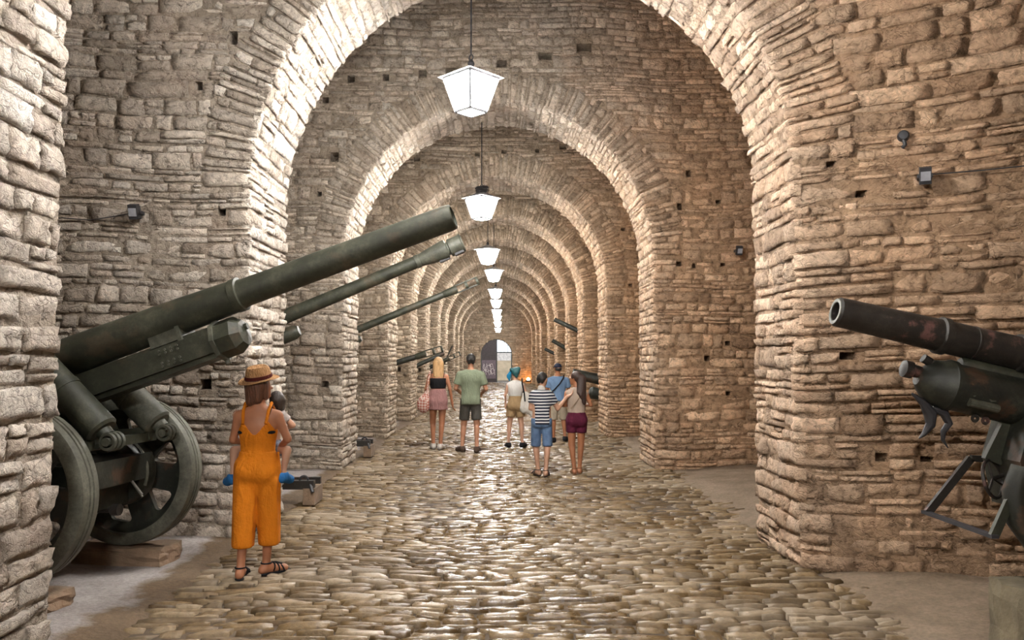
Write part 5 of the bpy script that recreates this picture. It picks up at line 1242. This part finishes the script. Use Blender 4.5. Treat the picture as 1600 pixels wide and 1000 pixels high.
sd = Sdf(); sd.rc(V3(-0.02, 0, 1.04), V3(-0.02, 0, 0.78), 0.06, 0.125, 0.05, sq=(1, 0.5, 1)); sd.rc(V3(0.04, 0, 0.95), V3(0.13, 0, 0.64), 0.07, 0.06, 0.05, sq=(1, 0.5, 1)); sdf_obj('bag_body', [sd.mesh(0.014)], cloth('ecru_cloth', (0.58, 0.55, 0.50), 0.1), bag)
strap(bag, [V3(-0.03, -0.05, 0.90), V3(-0.05, -0.05, 1.08), V3(-0.085, -0.045, 1.25), V3(-0.088, 0.06, 1.345), V3(-0.08, 0.17, 1.27), V3(-0.04, 0.09, 1.0)], 0.014, BLK, 'bag_strap')

# ---- 5: boy in the striped polo
def stripe_mat():
    m, nt, b = newmat('navy_white_stripes'); co = nt.nodes.new('ShaderNodeTexCoord').outputs['Object']; sp = nt.nodes.new('ShaderNodeSeparateXYZ'); nt.links.new(co, sp.inputs[0])
    f = mathn(nt, 'FRACT', mathn(nt, 'MULTIPLY', mathn(nt, 'ADD', sp.outputs[2], mathn(nt, 'MULTIPLY', noise(nt, co, 4.0, 2), 0.02)), 22.0)); nt.links.new(ramp(nt, f, [(0.0, (0.018, 0.022, 0.04)), (0.62, (0.018, 0.022, 0.04)), (0.66, (0.60, 0.60, 0.60)), (0.96, (0.60, 0.60, 0.60)), (1.0, (0.018, 0.022, 0.04))]), b.inputs['Base Color'])
    b.inputs['Roughness'].default_value = 0.85; bump(nt, b, noise(nt, co, 18.0, 4), 0.5, 0.01); return m
J, s = joints(1.53, ankL=(-0.06, 0.07, 0.085), toeL=(-0.14, 0.20, 0.03), kneeL=(-0.095, 0.09, 0.49), ankR=(0.06, -0.12, 0.10), toeR=(0.10, 0.03, 0.03), kneeR=(0.10, -0.02, 0.49), shL=(-0.15, -0.01, 1.375), shR=(0.15, -0.01, 1.375), elL=(-0.185, 0.02, 1.14), wrL=(-0.13, 0.24, 1.10), elR=(0.275, 0.03, 1.13), wrR=(0.435, 0.12, 1.32), head=(0.02, 0.02, 1.635))
g, hf = person('boy in a navy and white striped polo and denim shorts', (0.66, 11.95, 0.0), 1.53, J, s, SK3, False, 0.0, -0.6, 0.0135, {'R': ((0.75, 0.2, 0.5), (0.1, 0.9, 0.4), 0.4)})
STR = stripe_mat(); shirt(g, J, s, STR, 0.765, 1.275, 0.018, sleeve=0.62, name='striped_polo', flare=-0.01); shorts(g, J, s, cloth('denim', (0.13, 0.21, 0.36), 0.25), 0.86, 0.98, 0.010, flare=0.008)
sd = Sdf(); sd.rc(J['neck'] + V3(0, -0.005, -0.012), J['neck'] + V3(0, 0.0, 0.02), 0.078 * s, 0.066 * s, 0.01); sd.rc(J['neck'] + V3(0, 0, -0.08), J['head'], 0.052 * s, 0.052 * s, 0.004, op='s'); sdf_obj('collar', [sd.mesh(0.009)], WHT, g)
sandals(g, J, s, cloth('dark_strap', (0.05, 0.04, 0.035)), 0.009); short_hair(g, hf, s, DK, -0.6)

# ---- 6: man in the cap
J, s = joints(1.64, ankL=(-0.10, 0.0, 0.085), toeL=(-0.13, 0.15, 0.03), ankR=(0.16, 0.04, 0.11), toeR=(0.20, 0.19, 0.05), kneeR=(0.13, 0.10, 0.50), elL=(-0.25, 0.0, 1.14), wrL=(-0.12, 0.22, 1.10), elR=(0.25, 0.0, 1.14), wrR=(0.14, 0.22, 1.08), shL=(-0.195, -0.01, 1.375), shR=(0.195, -0.01, 1.375))
g, hf = person('man in a navy cap, blue shirt and beige shorts with a black strap', (1.27, 16.8, 0.0), 1.64, J, s, SK4, False, 0.0, 0.35)
shirt(g, J, s, cloth('blue_cotton', (0.17, 0.27, 0.43), 0.12), 0.86, 1.375, 0.026, sleeve=0.7); shorts(g, J, s, cloth('beige_cotton', (0.45, 0.38, 0.29)), 0.95, 0.98, 0.016); shoes(g, J, s, BLK, BLK)
strap(g, [V3(-0.165, -0.075, 1.02), V3(-0.08, -0.138, 1.10), V3(0.03, -0.142, 1.22), V3(0.10, -0.115, 1.33), V3(0.125, -0.03, 1.385), V3(0.11, 0.06, 1.36)], 0.014, BLK, 'crossbody_strap')
sd = Sdf(); sd.ell(hf(0, -0.006, 0.035), V3(0.088, 0.108, 0.090) * s, 0.02, rz3(0.35)); c = hf(0, 0, 0.025); sd.clip(lambda P: c[2] - P[..., 2]); sd.rc(hf(-0.04, 0.09, 0.035), hf(0.04, 0.09, 0.035), 0.03, 0.03, 0.01, sq=(1, 1, 0.3)); sd.rc(hf(-0.035, 0.13, 0.030), hf(0.035, 0.13, 0.030), 0.03, 0.03, 0.015, sq=(1, 1, 0.3)); sdf_obj('cap', [sd.mesh(0.010)], cloth('navy_twill', (0.025, 0.03, 0.06)), g)
sd = Sdf(); sd.ell(hf(0, -0.028, -0.005), V3(0.080, 0.082, 0.062) * s, 0.02); sdf_obj('hair', [sd.mesh(0.010)], DK, g)

# ---- 7: woman with long dark hair
J, s = joints(1.545, ankL=(-0.045, -0.05, 0.085), toeL=(-0.06, 0.11, 0.03), kneeL=(-0.085, 0.0, 0.49), ankR=(0.05, 0.04, 0.085), toeR=(0.075, 0.19, 0.03), kneeR=(0.075, 0.03, 0.49), elL=(-0.215, -0.03, 1.17), wrL=(-0.07, 0.20, 1.16), elR=(0.245, -0.01, 1.17), wrR=(0.20, 0.24, 1.16), shL=(-0.16, -0.01, 1.375), shR=(0.16, -0.01, 1.375), head=(-0.01, 0.02, 1.635))
g, hf = person('woman with long dark hair in a beige top and maroon shorts', (1.20, 12.15, 0.0), 1.545, J, s, SK4, True, 0.0, 1.05, 0.0135)
BE = cloth('beige_jersey', (0.46, 0.36, 0.29), 0.1); shirt(g, J, s, BE, 0.885, 1.31, 0.014, True, name='sleeveless_top'); shorts(g, J, s, cloth('maroon_cotton', (0.10, 0.012, 0.035), 0.3), 0.93, 0.50, 0.020, True, flare=0.004); sandals(g, J, s, cloth('tan_leather', (0.26, 0.15, 0.08)), 0.009)
strap(g, [V3(-0.10, -0.115, 0.98), V3(0.0, -0.118, 1.10), V3(0.085, -0.10, 1.23), V3(0.11, -0.03, 1.30)], 0.006, cloth('thin_tan_strap', (0.24, 0.16, 0.1)), 'crossbody_strap')
HD = hairmat('dark_brown_hair', (0.035, 0.016, 0.011)); sd = Sdf(); sd.ell(hf(0, -0.022, 0.022), V3(0.094, 0.104, 0.102) * s, 0.03, rz3(1.05)); b0 = hf(0, -0.08, -0.02)
for dx, dy, l in ((0.0, -0.055, 0.20), (0.05, -0.05, 0.27), (0.085, -0.045, 0.33), (0.035, -0.07, 0.24), (0.10, -0.03, 0.36)): sd.rc(b0 + V3(dx * 0.4, 0, 0), V3(0.02 + dx * 0.9, -0.075 + dy * 0.5, b0[2] - l), 0.050, 0.028, 0.03)
sdf_obj('hair', [sd.mesh(0.011)], HD, g)
